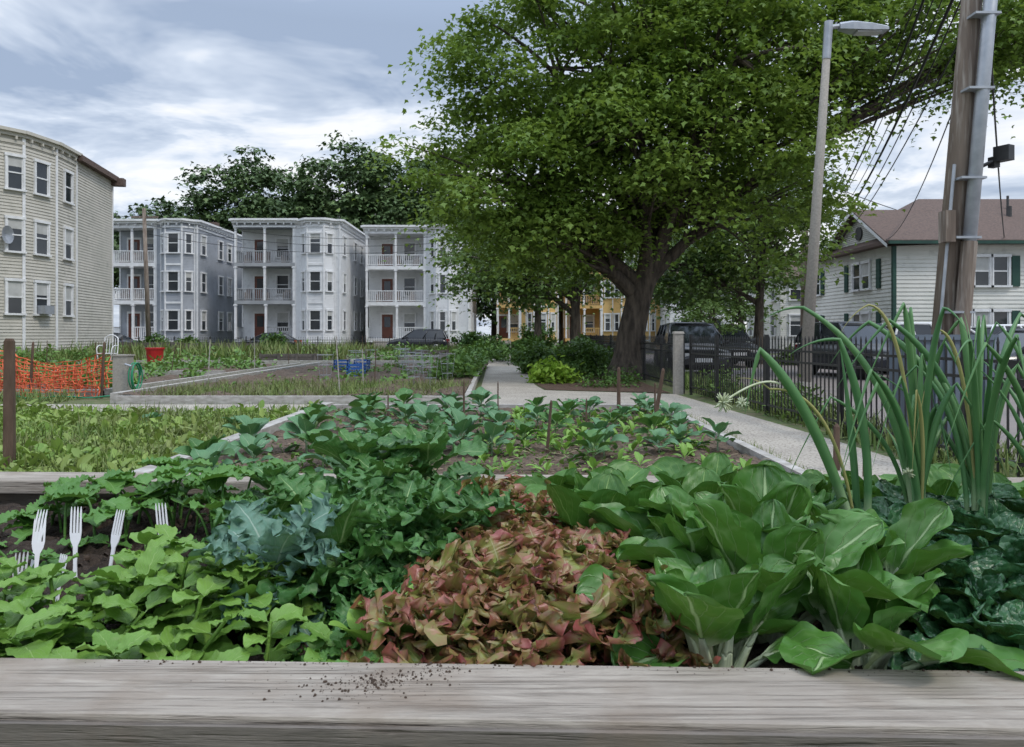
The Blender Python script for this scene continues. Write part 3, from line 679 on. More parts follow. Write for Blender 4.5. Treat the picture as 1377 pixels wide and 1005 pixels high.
def stake(x, y, h, r=.02, lean=(0, 0), m=m_stake):
    o = Ob('wooden_stake', (x, y, 0)); o.cyl('shaft', (x, y, 0), (x + lean[0], y + lean[1], h), r, r * .8, 6); o.cyl('tip', (x + lean[0], y + lean[1], h), (x + lean[0], y + lean[1], h + .03), r * .8, r * .3, 6); o.build({'shaft': m, 'tip': m})
o = Ob('wooden_post', (-4.62, 6.85, 0)); o.box('shaft', (-4.63, 6.85, .62), (.085, .085, 1.24), .3, .85); o.box('top', (-4.63, 6.85, 1.25), (.07, .07, .03), .3, .7); o.build({'shaft': m_stake, 'top': m_stake})
for a in ((1.55, 10.8, .8, .03), (1.75, 9.3, .85, .028, (.14, 0)), (-.55, 8.5, .75, .014), (.35, 7.6, .6, .018, (.05, 0)), (2.0, 10.4, .6, .015), (-1.6, 9.6, .5, .012), (3.1, 7.1, .42, .035), (3.0, 6.3, .5, .03), (.9, 9, .5, .012), (-.2, 10.6, .6, .012)):
    stake(*a)
for i in range(34):
    x = R.uniform(-19, -1.5); y = R.uniform(15, 45); stake(x, y, R.uniform(.6, 1.3), .015, (R.randn() * .05, 0), m_timber if i % 3 == 0 else m_stake)
for (x, y) in ((-5.6, 24.5), (-5.0, 24.8), (-4.4, 21)):
    o = Ob('blue_crate', (x, y, .1))
    for z in (.14, .24, .34, .44):
        for dy in (-.16, .16): o.box('slats', (x, y + dy, z), (.46, .02, .05))
        for dx in (-.23, .23): o.box('slats', (x + dx, y, z), (.02, .3, .05))
    for dx in (-.22, .22):
        for dy in (-.15, .15): o.box('corners', (x + dx, y + dy, .29), (.04, .04, .36))
    o.box('slats', (x, y, .12), (.44, .3, .02)); o.build({'slats': m_blue, 'corners': m_blue})
B = LB()
for i in range(14):
    x = -5.2 + R.rand() * 3.6; y = 17 + R.rand() * 10; th = np.linspace(0, 2 * pi, 17)
    for z, r in ((.3, .13), (.55, .17), (.8, .2)): tube(B, np.stack([x + r * np.cos(th), y + r * np.sin(th), 0 * th + z], 1), .004, 4)
    for q in range(4): a = q * pi / 2; tube(B, np.array([(x + .1 * math.cos(a), y + .1 * math.sin(a), 0), (x + .15 * math.cos(a), y + .15 * math.sin(a), .4), (x + .2 * math.cos(a), y + .2 * math.sin(a), .85)]), .004, 4)
B.build('tomato_cages', m_metal)

# ------------------------------------------------------------------ trees
m_maple = foliage('maple_leaves', (.095, .175, .026), (.225, .33, .065), None, .3, .5)
m_dark = foliage('dark_tree_leaves', (.06, .105, .04), (.13, .20, .07), None, 0)
m_mid = foliage('street_tree_leaves', (.065, .125, .028), (.13, .205, .05), None, .12)
m_shrub = foliage('shrub_leaves', (.045, .11, .022), (.10, .19, .04), None, .12)
m_bright = foliage('bright_shrub_leaves', (.20, .36, .03), (.32, .48, .07), None, .2)

def tree(name, base, trunk, r0, lobes, size, per, mat, csig=.5, droop=.35, T=T_MAPLE, shell=.45, limbs=True):
    e = empty(name, base); L = LB(); W = LB(); base = np.array(base, float)
    tp = np.array(trunk, float); n = 24
    t = np.linspace(0, len(tp) - 1, n); P = np.stack([np.interp(t, np.arange(len(tp)), tp[:, k]) for k in range(3)], 1)
    rr = np.linspace(r0, r0 * .35, n); rr[0] *= 1.7; rr[1] *= 1.25; rr[2] *= 1.08
    tube(W, P - base, rr, 14)
    for (cx, cy, cz, rx, ry, rz, nc) in lobes:
        d = R.randn(nc, 3); d /= np.linalg.norm(d, axis=1)[:, None]
        rad = shell + (1.08 - shell) * R.rand(nc) ** .6
        bump = 1 + .19 * np.sin(d[:, 0] * 5 + cx) * np.cos(d[:, 2] * 6 + cz)
        C = np.array([cx, cy, cz]) + d * rad[:, None] * bump[:, None] * np.array([rx, ry, rz])
        if limbs:
            i0 = int(n * min(.85, max(.28, .2 + .5 * (cz - rz - base[2]) / max(P[-1, 2], 1)))); s = P[i0]
            c = np.array([cx, cy, cz]); mpt = s + (c - s) * .5 + np.array([0, 0, -.5 + R.rand()])
            lim = bez(s, mpt, c, 12); tube(W, lim - base, np.linspace(rr[i0] * .62, .05, 12), 8)
            for q in range(min(24, nc)):
                k = R.randint(3, 12); a = lim[k]; b = C[q]; m2 = (a + b) / 2 + R.randn(3) * .25 + np.array([0, 0, .2]); tube(W, bez(a, m2, b, 7) - base, np.linspace(.07, .014, 7) * max(1, r0 * 1.4), 5)
        np_ = (per * (.4 + 1.2 * R.rand(nc))).astype(int); idx = np.repeat(np.arange(nc), np_)
        sg = (csig * (.55 + .75 * R.rand(nc)))[idx]
        off = R.randn(len(idx), 3) * sg[:, None] * np.array([1, 1, .32])
        off[:, 2] -= droop * (off[:, 0] ** 2 + off[:, 1] ** 2) / (csig * 2)
        pos = C[idx] + off - base
        az = np.arctan2(off[:, 1], off[:, 0]) + R.randn(len(idx)) * .8
        scatter(L, T, pos, az, -.35 + R.randn(len(idx)) * .45, R.randn(len(idx)) * .5, size * (.6 + .6 * R.rand(len(idx))), np.clip(.65 * R.rand(nc)[idx] + .35 * R.rand(len(idx)), 0, 1))
    W.build('trunk_and_branches', m_bark, e); L.build('foliage', mat, e)

tree('maple_tree', (3.4, 22, 0), [(3.4, 22, 0), (3.5, 22, 1.2), (3.8, 22, 2.6), (4.4, 22.1, 4.0), (4.9, 22.2, 6.5), (5.2, 22.3, 10), (5.4, 22.3, 13)], .46,
     [(4.4, 22, 8.3, 4.4, 4.4, 4.2, 120), (-.1, 21.6, 6.1, 2.9, 3.2, 2.2, 68), (1.1, 21.8, 9.1, 3.1, 3.2, 2.6, 62), (1.0, 21, 4.3, 1.8, 2.3, 1.1, 26),
      (7.3, 22, 5.8, 2.2, 3.0, 2.1, 42), (6.9, 22, 10, 3.4, 3.6, 2.8, 62), (3.4, 19.6, 6.6, 2.2, 1.8, 1.7, 30), (2.2, 23.5, 4.6, 2.4, 2.6, 1.2, 26),
      (5.8, 19.2, 8.4, 2.4, 1.8, 1.8, 34), (3.8, 22, 12.4, 5, 4, 2.6, 50), (11.2, 21.5, 9.9, 3.2, 2.4, 1.5, 66), (14.0, 21.5, 10.0, 1.7, 2.0, 1.2, 34)], .165, 205, m_maple, droop=.45)
tree('street_tree', (2.9, 34, 0), [(2.9, 34, 0), (2.9, 34, 2.5), (3.3, 34, 6)], .3, [(2.4, 34, 5.2, 3.4, 3, 2.5, 50), (-.4, 35, 4.5, 2.2, 2, 1.7, 32)], .22, 130, m_mid, csig=.6)
tree('street_tree', (11, 33, 0), [(10.9, 33, 0), (11, 33, 3), (11.3, 33, 7)], .25, [(10.6, 33, 5.9, 3.0, 3, 2.6, 60), (11.6, 34, 7.6, 2.2, 3, 2.4, 40), (8, 34, 4.6, 2.2, 2, 1.5, 26)], .22, 130, m_mid, csig=.6)
tree('street_tree', (1.4, 46, 0), [(1.6, 46, 0), (1.6, 46, 3), (1.8, 46, 7)], .28, [(-1.2, 46, 6.9, 2.6, 2.5, 2.4, 44), (1.6, 46, 4.8, 2.2, 2, 1.5, 26)], .28, 100, m_mid, csig=.7)
tree('street_tree', (18, 52, 0), [(16, 52, 0), (16, 52, 3), (16, 52, 7)], .28, [(15.5, 52, 6.4, 3.6, 3, 4.0, 60), (11, 54, 6, 3.5, 3, 3.4, 45)], .3, 100, m_mid, csig=.7)
tree('small_tree', (8.4, 30, 0), [(8.4, 30, 0), (8.4, 30, .8), (8.4, 30, 1.6)], .07, [(7.9, 30, 1.7, 1.3, 1.0, .8, 20)], .15, 100, m_mid, csig=.3)
def far(name, x, y, z, rx, rz, nc):
    nc = int(nc * 1.6)
    tree(name, (x, y, 0), [(x, y, 0), (x, y, z * .5), (x, y, z)], .4, [(x, y, z, rx, 4, rz, nc), (x - rx * .55, y, z - rz * .35, rx * .6, 4, rz * .65, nc // 2), (x + rx * .6, y, z - rz * .3, rx * .55, 4, rz * .6, nc // 2)], .6, 95, m_dark, csig=1.1, droop=.2)
far('oak_tree', -33.5, 92, 16, 6.5, 7, 64); far('oak_tree', -44.5, 94, 13.2, 4, 5.2, 34); far('oak_tree', -52, 96, 12.5, 4, 4.8, 30); far('oak_tree', -19, 88, 16.3, 6.5, 7.8, 74); far('oak_tree', -11, 92, 17, 5.5, 7.5, 56)
far('oak_tree', -13.2, 79, 7, 2.2, 5.5, 30); far('oak_tree', -2, 84, 10, 5, 6.5, 30); far('oak_tree', 7, 88, 11, 7, 6.5, 30); far('oak_tree', 20, 86, 8, 8, 5, 36); far('oak_tree', 40, 84, 6, 8, 4, 36)
far('oak_tree', -66, 96, 10, 7, 6, 36); far('oak_tree', -26, 90, 13, 4, 6.5, 34)

def shrub(name, lob, size, per, mat, T=T_OVAL):
    L = LB()
    for cx, cy, cz, rx, ry, rz, nc in lob:
        d = R.randn(nc, 3); d /= np.linalg.norm(d, axis=1)[:, None]; d[:, 2] = np.abs(d[:, 2])
        C = np.array([cx, cy, cz]) + d * (.5 + .5 * R.rand(nc))[:, None] * np.array([rx, ry, rz]); idx = np.repeat(np.arange(nc), per)
        off = R.randn(len(idx), 3) * .13; az = R.rand(len(idx)) * 6.28
        scatter(L, T, C[idx] + off, az, R.randn(len(idx)) * .6 + .1, R.randn(len(idx)) * .5, size * (.6 + .7 * R.rand(len(idx))))
    return L.build(name, mat)
shrub('shrub', [(2.0, 23.5, .1, 1.2, 1.2, .85, 70), (.9, 25, .1, .8, 1, .9, 50), (2.5, 25.5, .1, 1.0, 1.2, .95, 60)], .14, 60, m_shrub)
shrub('bright_shrub', [(1.15, 20, .0, .62, .5, .52, 40)], .16, 36, m_bright)
shrub('shrub', [(.8, 33, 0, .9, 2, 1.1, 50), (2.6, 30, 0, 1.0, 2, 1.0, 50), (2.9, 27.5, 0, .8, 1.2, 1.3, 40)], .18, 60, m_shrub)
shrub('shrub', [(1.6, 50, 0, 1.6, 1, 2.2, 60), (-2.6, 50.2, 0, 1.2, .8, 1.5, 40)], .2, 60, m_shrub)
shrub('ground_cover', [(2.4, 18.4, 0, .8, .5, .12, 20), (3.0, 20, 0, .5, .8, .3, 20), (1.9, 21.5, 0, 1.2, .6, .4, 30)], .09, 26, m_shrub)
shrub('hedge', [(x, 48.8 + R.rand(), 0, 1.3, .7, 1.0 + .4 * R.rand(), 40) for x in (-24, -21.5, -16, -3, -1.2)], .2, 50, m_shrub)
shrub('hedge', [(x, 37 - .2 * x, 0, 1.4, 1, 1.2 + .6 * R.rand(), 46) for x in (15.5, 18, 21, 24)], .2, 46, m_mid)
shrub('hedge', [(12 + 1.5 * i, 31.7, 0, .9, .6, .5 + .4 * R.rand(), 30) for i in range(12)], .16, 46, m_mid)
shrub('arborvitae', [(24.5, 31, 0, .9, .9, 2.0, 90), (26, 31.4, 0, .8, .8, 1.7, 70)], .14, 60, m_shrub)
shrub('climbing_vine', [(4.6, 6.0, 0, .3, .8, .5, 16), (4.5, 12, 0, .3, 2.4, .35, 40), (4.2, 15, 0, .2, 1, .7, 24)], .09, 26, m_mid)

m_weed = foliage('weed_leaves', (.14, .25, .045), (.28, .38, .09), (.21, .25, .08), .18)
m_grass = foliage('grass_blades', (.09, .16, .035), (.20, .25, .07), (.15, .16, .06), 0)
m_veg = foliage('vegetable_leaves', (.07, .16, .035), (.16, .28, .06), None, .12)
def dens(x, y, s=1.): return .5 + .25 * np.sin(x * 1.3 * s + 1.1 * np.sin(y * .9 * s)) + .25 * np.sin(y * 1.9 * s + x * .7 * s + 2)
def field(B, T, x0, x1, y0, y1, n, z, h, size, th=.3, rows=None, s=1., pit=.3, ps=.5):
    x = R.uniform(x0, x1, n); y = R.uniform(y0, y1, n); k = dens(x, y, s) + R.randn(n) * .12 > th
    if rows: k &= np.abs(((x / rows) % 1) - .5) < .28
    x, y = x[k], y[k]; n = len(x); zz = z + h * R.rand(n) ** 1.3 * dens(x, y, s * 2.5)
    scatter(B, T, np.stack([x, y, zz], 1), R.rand(n) * 6.28, pit + R.randn(n) * ps, R.randn(n) * .5, size * (.5 + R.rand(n)))
B = LB(); field(B, T_OVAL, -11, -3.05, 4.0, 11.9, 60000, .01, .14, .075, .08, s=1.2); field(B, T_OVAL, -11, -3.05, 4.5, 11.9, 9000, .05, .2, .12, .5, s=1.2); B.build('weeds', m_weed)
B = LB(); field(B, T_BLADE, -11, -3.05, 4.0, 11.9, 20000, 0, .04, .18, .1, pit=1.1, ps=.35)
field(B, T_BLADE, -7.3, -1, 14.2, 18, 9000, .08, .03, .16, .2, pit=1.0); field(B, T_BLADE, 4.05, 5.1, 3, 46, 14000, 0, .03, .25, .1, pit=1.1)
field(B, T_BLADE, -24, -19, 14, 50, 16000, 0, .05, .5, 0, pit=1.2, ps=.25); field(B, T_BLADE, -24, -2, 46.2, 49.5, 12000, 0, .05, .5, 0, pit=1.2, ps=.25); field(B, T_BLADE, 1, 3.6, 30, 48, 5000, 0, .05, .4, 0, pit=1.2)
field(B, T_BLADE, -26, -8, 34, 44, 6000, 0, .3, .7, .5, pit=1.3, ps=.2); field(B, T_BLADE, -20, -8.6, 13.9, 15.0, 5000, 0, .03, .2, 0, pit=1.1)
field(B, T_BLADE, 2.5, 2.75, 3, 12, 1200, 0, .02, .1, 0, pit=1.1)
B.build('grass', m_grass)
B = LB()
field(B, T_OVAL, -18.8, -8.7, 17, 22.3, 17000, .08, .32, .13, .5, rows=1.1, s=.7); field(B, T_OVAL, -18.8, -8.7, 22.8, 30, 11000, .08, .4, .15, .5, rows=1.3, s=.7)
field(B, T_OVAL, -7.2, -1.1, 17.5, 29.5, 6000, .1, .3, .12, .66, rows=1.2, s=.9); field(B, T_OVAL, -2.3, -1.0, 20, 30, 5000, .1, .6, .14, .3)
field(B, T_OVAL, -21.8, -1.8, 31.4, 46, 16000, .08, .75, .2, .62, rows=1.6, s=.6); field(B, T_OVAL, -2.8, -.3, 34, 47, 5000, .1, 1.0, .2, .35)
field(B, T_OVAL, -2.7, 2.2, 6, 11.6, 3600, .12, .06, .055, .42); field(B, T_OVAL, -24, -19, 14, 34, 9000, .08, .8, .2, .4)
B.build('vegetable_rows', m_veg)
B = LB(); field(B, T_BLADE, -2.8, 2.3, 5, 11.7, 1500, .15, .01, .1, 0, pit=0, ps=.15); B.build('straw', pmat('straw', (.35, .28, .18), None, 5, .9))

# ------------------------------------------------------------------ foreground raised bed
rb = Ob('raised_planter_bed', (0, 1.4, 0)); a = -.03
def rbox(part, x0, x1, y0, y1, z0, z1, t=0):
    ca, sa = math.cos(a), math.sin(a); cx, cy = (x0 + x1) / 2, (y0 + y1) / 2
    rb.box(part, (cx * ca, cy + cx * sa, (z0 + z1) / 2), (x1 - x0, y1 - y0, z1 - z0), a + t)
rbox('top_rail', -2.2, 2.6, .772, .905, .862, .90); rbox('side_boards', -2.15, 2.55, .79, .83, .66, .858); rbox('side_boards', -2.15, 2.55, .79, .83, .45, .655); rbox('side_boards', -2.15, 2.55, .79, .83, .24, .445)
rbox('side_boards', -2.2, 2.6, .764, .7705, .70, .892)  # darker lower board, carried up so its colour stands in for rail-front shade
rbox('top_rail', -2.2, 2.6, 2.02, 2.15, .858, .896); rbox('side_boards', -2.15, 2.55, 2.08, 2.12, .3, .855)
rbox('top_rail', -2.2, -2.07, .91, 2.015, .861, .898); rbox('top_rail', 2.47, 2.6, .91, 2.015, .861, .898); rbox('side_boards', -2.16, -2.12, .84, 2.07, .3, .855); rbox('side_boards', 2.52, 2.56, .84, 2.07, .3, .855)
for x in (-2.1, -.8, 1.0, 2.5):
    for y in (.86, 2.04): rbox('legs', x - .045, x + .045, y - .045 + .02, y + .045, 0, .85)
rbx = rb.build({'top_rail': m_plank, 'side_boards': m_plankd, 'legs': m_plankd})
for c in rbx.children:
    if c.name.startswith('top_rail'):
        b = c.modifiers.new('b', 'BEVEL'); b.width = .004; b.segments = 2
nx, ny = 240, 110; X, Y = np.meshgrid(np.linspace(-2.1, 2.5, nx), np.linspace(.86, 2.05, ny))
Z = .825 + .012 * R.randn(*X.shape) * .6 + .015 * np.sin(X * 9 + 2 * np.sin(Y * 11)) * np.sin(Y * 13)
B = LB(); V = np.stack([X, Y - .03 * X, Z], -1).reshape(-1, 3); B.add(V, grid_faces(ny, nx), V * 0); B.build('planter_soil', m_soil)
T_CR = (np.array([[-.5, -.4, 0], [.5, -.45, 0], [.45, .5, 0], [-.4, .45, 0], [-.3, -.25, .5], [.3, -.3, .55], [.25, .3, .5], [-.25, .3, .45]]), np.array([[4, 5, 6, 7], [0, 1, 5, 4], [1, 2, 6, 5], [2, 3, 7, 6], [3, 0, 4, 7]]))
B = LB(); x = np.concatenate([-.15 + R.randn(340) * .028, -.19 + R.randn(110) * .05, R.uniform(-.6, .7, 240)]); y = np.concatenate([.862 + R.randn(340) * .022, .84 + R.randn(110) * .02, .897 + R.randn(240) * .006]); x[:340] += (y[:340] - .85) * 1.4; k = (y > .785) & (y < .902); x, y = x[k], y[k]; n = len(x)
scatter(B, T_CR, np.stack([x, y - .03 * x, np.full(n, .9003)], 1), R.rand(n) * 6, np.zeros(n), np.zeros(n), .0008 + .003 * R.rand(n) ** 4)
n = 2600; x = R.uniform(-1.2, 1.4, n); y = R.uniform(.92, 2.0, n); scatter(B, T_CR, np.stack([x, y - .03 * x, .828 + .012 * R.rand(n)], 1), R.rand(n) * 6, R.rand(n), R.rand(n), .004 + .012 * R.rand(n) ** 3)
B.build('soil_crumbs', pmat('crumb_soil', (.07, .045, .03), (.04, .028, .02), 40, .95))

SZ = .83
m_lett = veined('lettuce_leaf', (.20, .29, .06), (.31, .38, .10), (.40, .38, .20), K=7, S=2, vw=.05, mw=.07, pet=.0, edge=(.27, .062, .055), e0=.56, e1=1.02, rough=.36, trans=.25, vf=.3, tipg=(.46, .21, .16), bs=.3, spec=.5)
m_kale = veined('kale_leaf', (.035, .12, .026), (.075, .20, .045), (.26, .38, .16), K=9, S=5, vw=.07, mw=.10, pet=.28, petc=(.24, .36, .15), rough=.5, trans=.14, pucker=.8, pscale=110)
m_kaleb = veined('kale_leaf_blue', (.09, .19, .14), (.15, .28, .20), (.28, .38, .30), K=9, S=5, vw=.07, mw=.10, pet=.25, petc=(.26, .36, .27), rough=.6, trans=.12, pucker=.8, pscale=110)
m_bok = veined('bok_choy_leaf', (.045, .14, .022), (.09, .225, .038), (.34, .47, .22), K=5.5, S=2.6, vw=.05, mw=.15, pet=.40, petc=(.58, .65, .45), rough=.38, trans=.16, vf=.65, pucker=.7, pscale=42, spec=.45, bs=.8)
m_rom = veined('spinach_leaf', (.038, .12, .018), (.075, .195, .03), (.22, .35, .1), K=7, S=3.4, vw=.05, mw=.08, pet=.3, petc=(.3, .42, .18), rough=.42, trans=.14, pucker=.7, pscale=60)
m_tat = veined('tatsoi_leaf', (.02, .08, .03), (.04, .13, .045), (.12, .24, .10), K=7, S=3.4, vw=.06, mw=.08, pet=.3, petc=(.35, .45, .25), rough=.36, trans=.06, pucker=2.2, pscale=75, bs=.9, spec=.5)
m_basil = veined('basil_leaf', (.11, .24, .035), (.20, .35, .065), (.28, .43, .13), K=7, S=4, vw=.10, mw=.07, pet=.12, petc=(.2, .32, .1), rough=.42, trans=.2, vf=.45)
m_straw = veined('strawberry_leaf', (.06, .17, .03), (.115, .26, .05), (.22, .36, .12), K=9, S=4, vw=.09, mw=.06, pet=.1, rough=.5, trans=.2)
m_onion = veined('onion_leaf', (.06, .17, .06), (.13, .27, .09), (.11, .24, .085), K=3, S=0, vw=.01, mw=.001, pet=.12, petc=(.42, .52, .30), rough=.42, trans=.1, vf=.1)
m_oniony = veined('onion_leaf_dry', (.32, .32, .10), (.42, .38, .16), (.3, .3, .1), K=3, S=0, vw=.01, mw=.001, pet=.1, rough=.6, trans=.2, vf=.1)
m_seed = veined('seedling_leaf', (.17, .33, .055), (.25, .43, .08), (.32, .47, .14), K=5, S=3, rough=.45, trans=.25)
m_broc = veined('brassica_leaf', (.07, .17, .08), (.12, .26, .12), (.28, .38, .22), K=7, S=3, vw=.06, mw=.08, pet=.25, petc=(.24, .34, .2), rough=.55, trans=.12)

def lettuce(x, y, s=1., n=28, name='red_lettuce'):
    B = LB()
    for i in range(n):
        f = i / n; az = i * 2.4 + R.rand() * .5; el = 1.45 - 1.1 * f + R.randn() * .08; L = s * (.10 + .052 * f) * (.9 + .25 * R.rand())
        leaf(B, (x + .012 * math.cos(az), y + .012 * math.sin(az), SZ + .01 + .02 * (1 - f)), az, el, L, L * .42, curl=.35 + .6 * R.rand(), cup=.3, ruf=.0072 * s * (.8 + .5 * R.rand()), rf=2.9 + R.rand() * .8, shape='ob', pet=.03, petw=.25, nu=11, nv=110, rp=1.35, twist=R.randn() * .25, frill=1.2, lobe=.2)
    B.build(name, m_lett, None, (x, y, SZ))
for x, y, s in ((-.085, 1.03, .95), (.01, 1.02, .85), (.10, 1.04, 1.05), (.0, 1.16, 1.1), (.155, 1.12, .85), (-.07, 1.2, .85), (.07, 1.27, 1.0), (-.03, 1.38, .95), (.01, 1.54, .95), (-.07, 1.62, .9), (-.02, 1.74, .95), (.13, 1.34, .85)):
    lettuce(x, y, s)

def kale(name, x, y, s, mat, n=13, z=SZ, stem=.06, ruf=.014, rf=4.5, wid=.30, q=1, el0=1.3, el1=.15, frill=1.):
    B = LB()
    tube(B, [(x, y, z - .02), (x, y, z + stem * s * .5), (x, y, z + stem * s)], .009 * s, 7, vmax=.1)
    for i in range(n):
        f = i / n; az = i * 2.4 + R.rand() * .6; el = el0 - (el0 - el1) * f + R.randn() * .1; L = s * (.15 + .12 * math.sin(pi * (.2 + .7 * f))) * (.85 + .3 * R.rand())
        leaf(B, (x, y, z + stem * s * (1 - f * .7)), az, el, L, L * wid, curl=.7 + .7 * R.rand(), cup=.3, ruf=ruf * s, rf=rf, shape='kale' if q == 1 else 'ov', pet=.26, petw=.07, nu=10 if q == 1 else 2, nv=100 if q == 1 else 11, rp=1.4 if frill else 2, twist=R.randn() * .3, pk=.0015 * s, frill=frill, lobe=.18 if frill > 1 else 0)
    B.build(name, mat, None, (x, y, z))
for x, y, s in ((-.30, 1.26, .74), (-.22, 1.40, .76), (-.38, 1.46, .72), (-.12, 1.46, .68), (-.28, 1.58, .72), (-.5, 1.56, .6), (-.20, 1.17, .48), (-.16, 1.3, .55), (-.42, 1.3, .55)): kale('curly_kale', x, y, s, m_kale, n=15, ruf=.0125, rf=2.9, wid=.26, frill=1.2)
kale('curly_kale', -.375, 1.17, .62, m_kaleb, 11, ruf=.0125, rf=2.9, wid=.26, stem=.14, frill=1.2)
for x, y, s in ((-.38, 1.88, .75), (-.22, 1.93, .78), (-.60, 1.87, .5), (-.3, 1.76, .62)): kale('collard_greens', x, y, s, m_kale, 13, ruf=.007, rf=2, wid=.29, stem=.14, el0=1.35, el1=.4, frill=.9)

def bok(name, x, y, s, mat, n=13, W=.30, shape='spoon', pet=.36, petw=.22, el0=1.5, el1=.75, curl=(.5, 1.3), cup=.32, pk=.002, L0=.16, L1=.11, z=SZ, ruf=.002, stalk=0, tw=.4):
    B = LB()
    for i in range(n):
        f = i / (n - 1); az = i * 2.4 + R.rand() * .5; el = el0 - (el0 - el1) * f + R.randn() * .07; L = s * (L0 + L1 * math.sin(pi * (.1 + .55 * f))) * (.88 + .24 * R.rand())
        r = .012 + .018 * f * s; nv = 34
        mid, N2, S2 = leaf(B, (x + r * math.cos(az), y + r * math.sin(az), z - .01), az, el, L, L * W * (.85 + .3 * R.rand()), curl=curl[0] + (curl[1] - curl[0]) * f + .25 * R.randn(), cup=cup * (.5 + R.rand()), ruf=ruf * s, rf=2.2, shape=shape, pet=pet, petw=petw, nu=8, nv=nv, rp=3, pk=pk * s, twist=R.randn() * tw)
        if stalk:
            k = int(nv * (pet + .12)); rr = np.linspace(stalk * s * 1.3, stalk * s * .35, k)
            for du in (-.8, 0, .8): tube(B, mid[:k] - N2[:k] * rr[:, None] * .55 + S2[:k] * rr[:, None] * du, rr, 8, vmax=.3)
    B.build(name, mat, None, (x, y, z))
for x, y, s in ((.28, 1.03, .80), (.40, 1.17, .95), (.48, 1.03, .80), (.56, 1.22, .90), (.34, 1.33, .90), (.47, 1.38, .95)): bok('bok_choy', x, y, s, m_bok, 13, W=.25, cup=.42, ruf=.006, pet=.38, petw=.18, el0=1.5, el1=.85, curl=(.35, 1.2), stalk=.0075, shape='round', tw=.35, L0=.17, L1=.09, pk=.0028)
for x, y, s in ((.16, 1.5, .8), (.27, 1.56, .85), (.18, 1.68, .85), (.40, 1.62, .85), (.32, 1.78, .85), (.52, 1.5, .9), (.1, 1.84, .75), (.48, 1.8, .8), (.25, 1.42, .8), (.2, 1.32, .7), (.62, 1.82, .7), (.76, 1.88, .65), (.9, 1.86, .65), (1.05, 1.86, .65), (1.2, 1.84, .65), (1.34, 1.84, .6)): bok('spinach', x, y, s, m_rom, 15, W=.25, pet=.22, petw=.1, el0=1.5, el1=.5)
for x, y, s in ((.70, 1.00, .9), (.80, 1.10, 1.), (.70, 1.26, 1.05), (.86, 1.3, 1.1), (.96, 1.45, 1.15), (.78, 1.45, 1.1), (1.0, 1.2, 1.1), (.66, 1.6, 1.), (.9, 1.62, 1.1), (1.12, 1.6, 1.1), (.62, 1.42, 1.), (.62, .97, .65), (.66, 1.12, .95)):
    bok('tatsoi', x, y, s, m_tat, 24, W=.38, shape='round', pet=.3, petw=.1, el0=1.4, el1=.3, curl=(.4, .9), cup=.2, pk=.004, L0=.09, L1=.08, ruf=.004)

def sprig(B, x, y, h, s, z=SZ, pairs=4):
    lean = R.randn(2) * .03
    pts = [(x, y, z - .01), (x + lean[0] * .5, y + lean[1] * .5, z + h * .5), (x + lean[0], y + lean[1], z + h)]
    tube(B, pts, .0028, 5); a0 = R.rand() * 6.28
    for k in range(pairs):
        f = (k + 1) / pairs; p = (x + lean[0] * f, y + lean[1] * f, z + h * f * .97); az = a0 + k * 1.571
        for d in (0, pi):
            L = s * (.074 * (1 - .5 * abs(f - .5))) * (.75 + .5 * R.rand())
            leaf(B, p, az + d + R.randn() * .25, .45 + .35 * f + R.randn() * .18 - .2, L, L * .35, curl=.5 + .5 * R.rand(), cup=.2, ruf=.0018, rf=3, shape='ov', pet=.14, petw=.07, nu=4, nv=16, pk=.0013, rp=2, twist=R.randn() * .25)
B = LB()
for i in range(64):
    x = R.uniform(-.78, -.33); y = R.uniform(.95, 1.28)
    if x < -.62 and y > 1.15: continue
    sprig(B, x, y + .02, R.uniform(.04, .08) + .07 * (y - .93) / .4, R.uniform(.8, 1.1))
for x, y in ((-.43, .955), (-.53, .94), (-.36, .96), (-.60, .95), (-.30, .99), (-.24, 1.0)): sprig(B, x, y, .035, .9, pairs=2)
B.build('basil_plants', m_basil)
B = LB()
for i in range(30): sprig(B, R.uniform(-.3, -.14), R.uniform(.95, 1.22), R.uniform(.02, .05), R.uniform(.4, .7), pairs=2)
for i in range(12): sprig(B, R.uniform(-1.2, -.6), R.uniform(1.35, 1.95), R.uniform(.02, .04), R.uniform(.4, .7), pairs=2)
B.build('amaranth_seedlings', m_straw)
B = LB()
for i in range(36):
    x = R.uniform(-1.15, -.62); y = R.uniform(1.66, 1.98); az = R.rand() * 6.28; h = R.uniform(.02, .10) + (.04 if x > -.95 else 0); dx, dy = R.randn(2) * .03
    tube(B, bez((x, y, SZ), (x + dx * .3, y + dy * .3, SZ + h), (x + dx, y + dy, SZ + h), 6), .003, 5)
    for d in (-.95, 0, .95): leaf(B, (x + dx, y + dy, SZ + h), az + d, .25 + R.randn() * .2, R.uniform(.065, .095), R.uniform(.026, .038), curl=.7, cup=.35, ruf=.003, rf=7, nu=4, nv=22, pet=.04, jag=.06)
B.build('strawberry_plants', m_straw)
B = LB()
for x, y, z in ((-.14, 1.02, .09), (-.12, 1.06, .10), (-.17, 1.08, .08), (-.2, 1.03, .06)):
    for k in range(4): leaf(B, (x, y, SZ + z * .4), R.rand() * 6.28, 1.1, .085, .026, curl=.8, cup=.2, nu=3, nv=12, pet=.3)
B.build('chard_seedlings', m_seed)

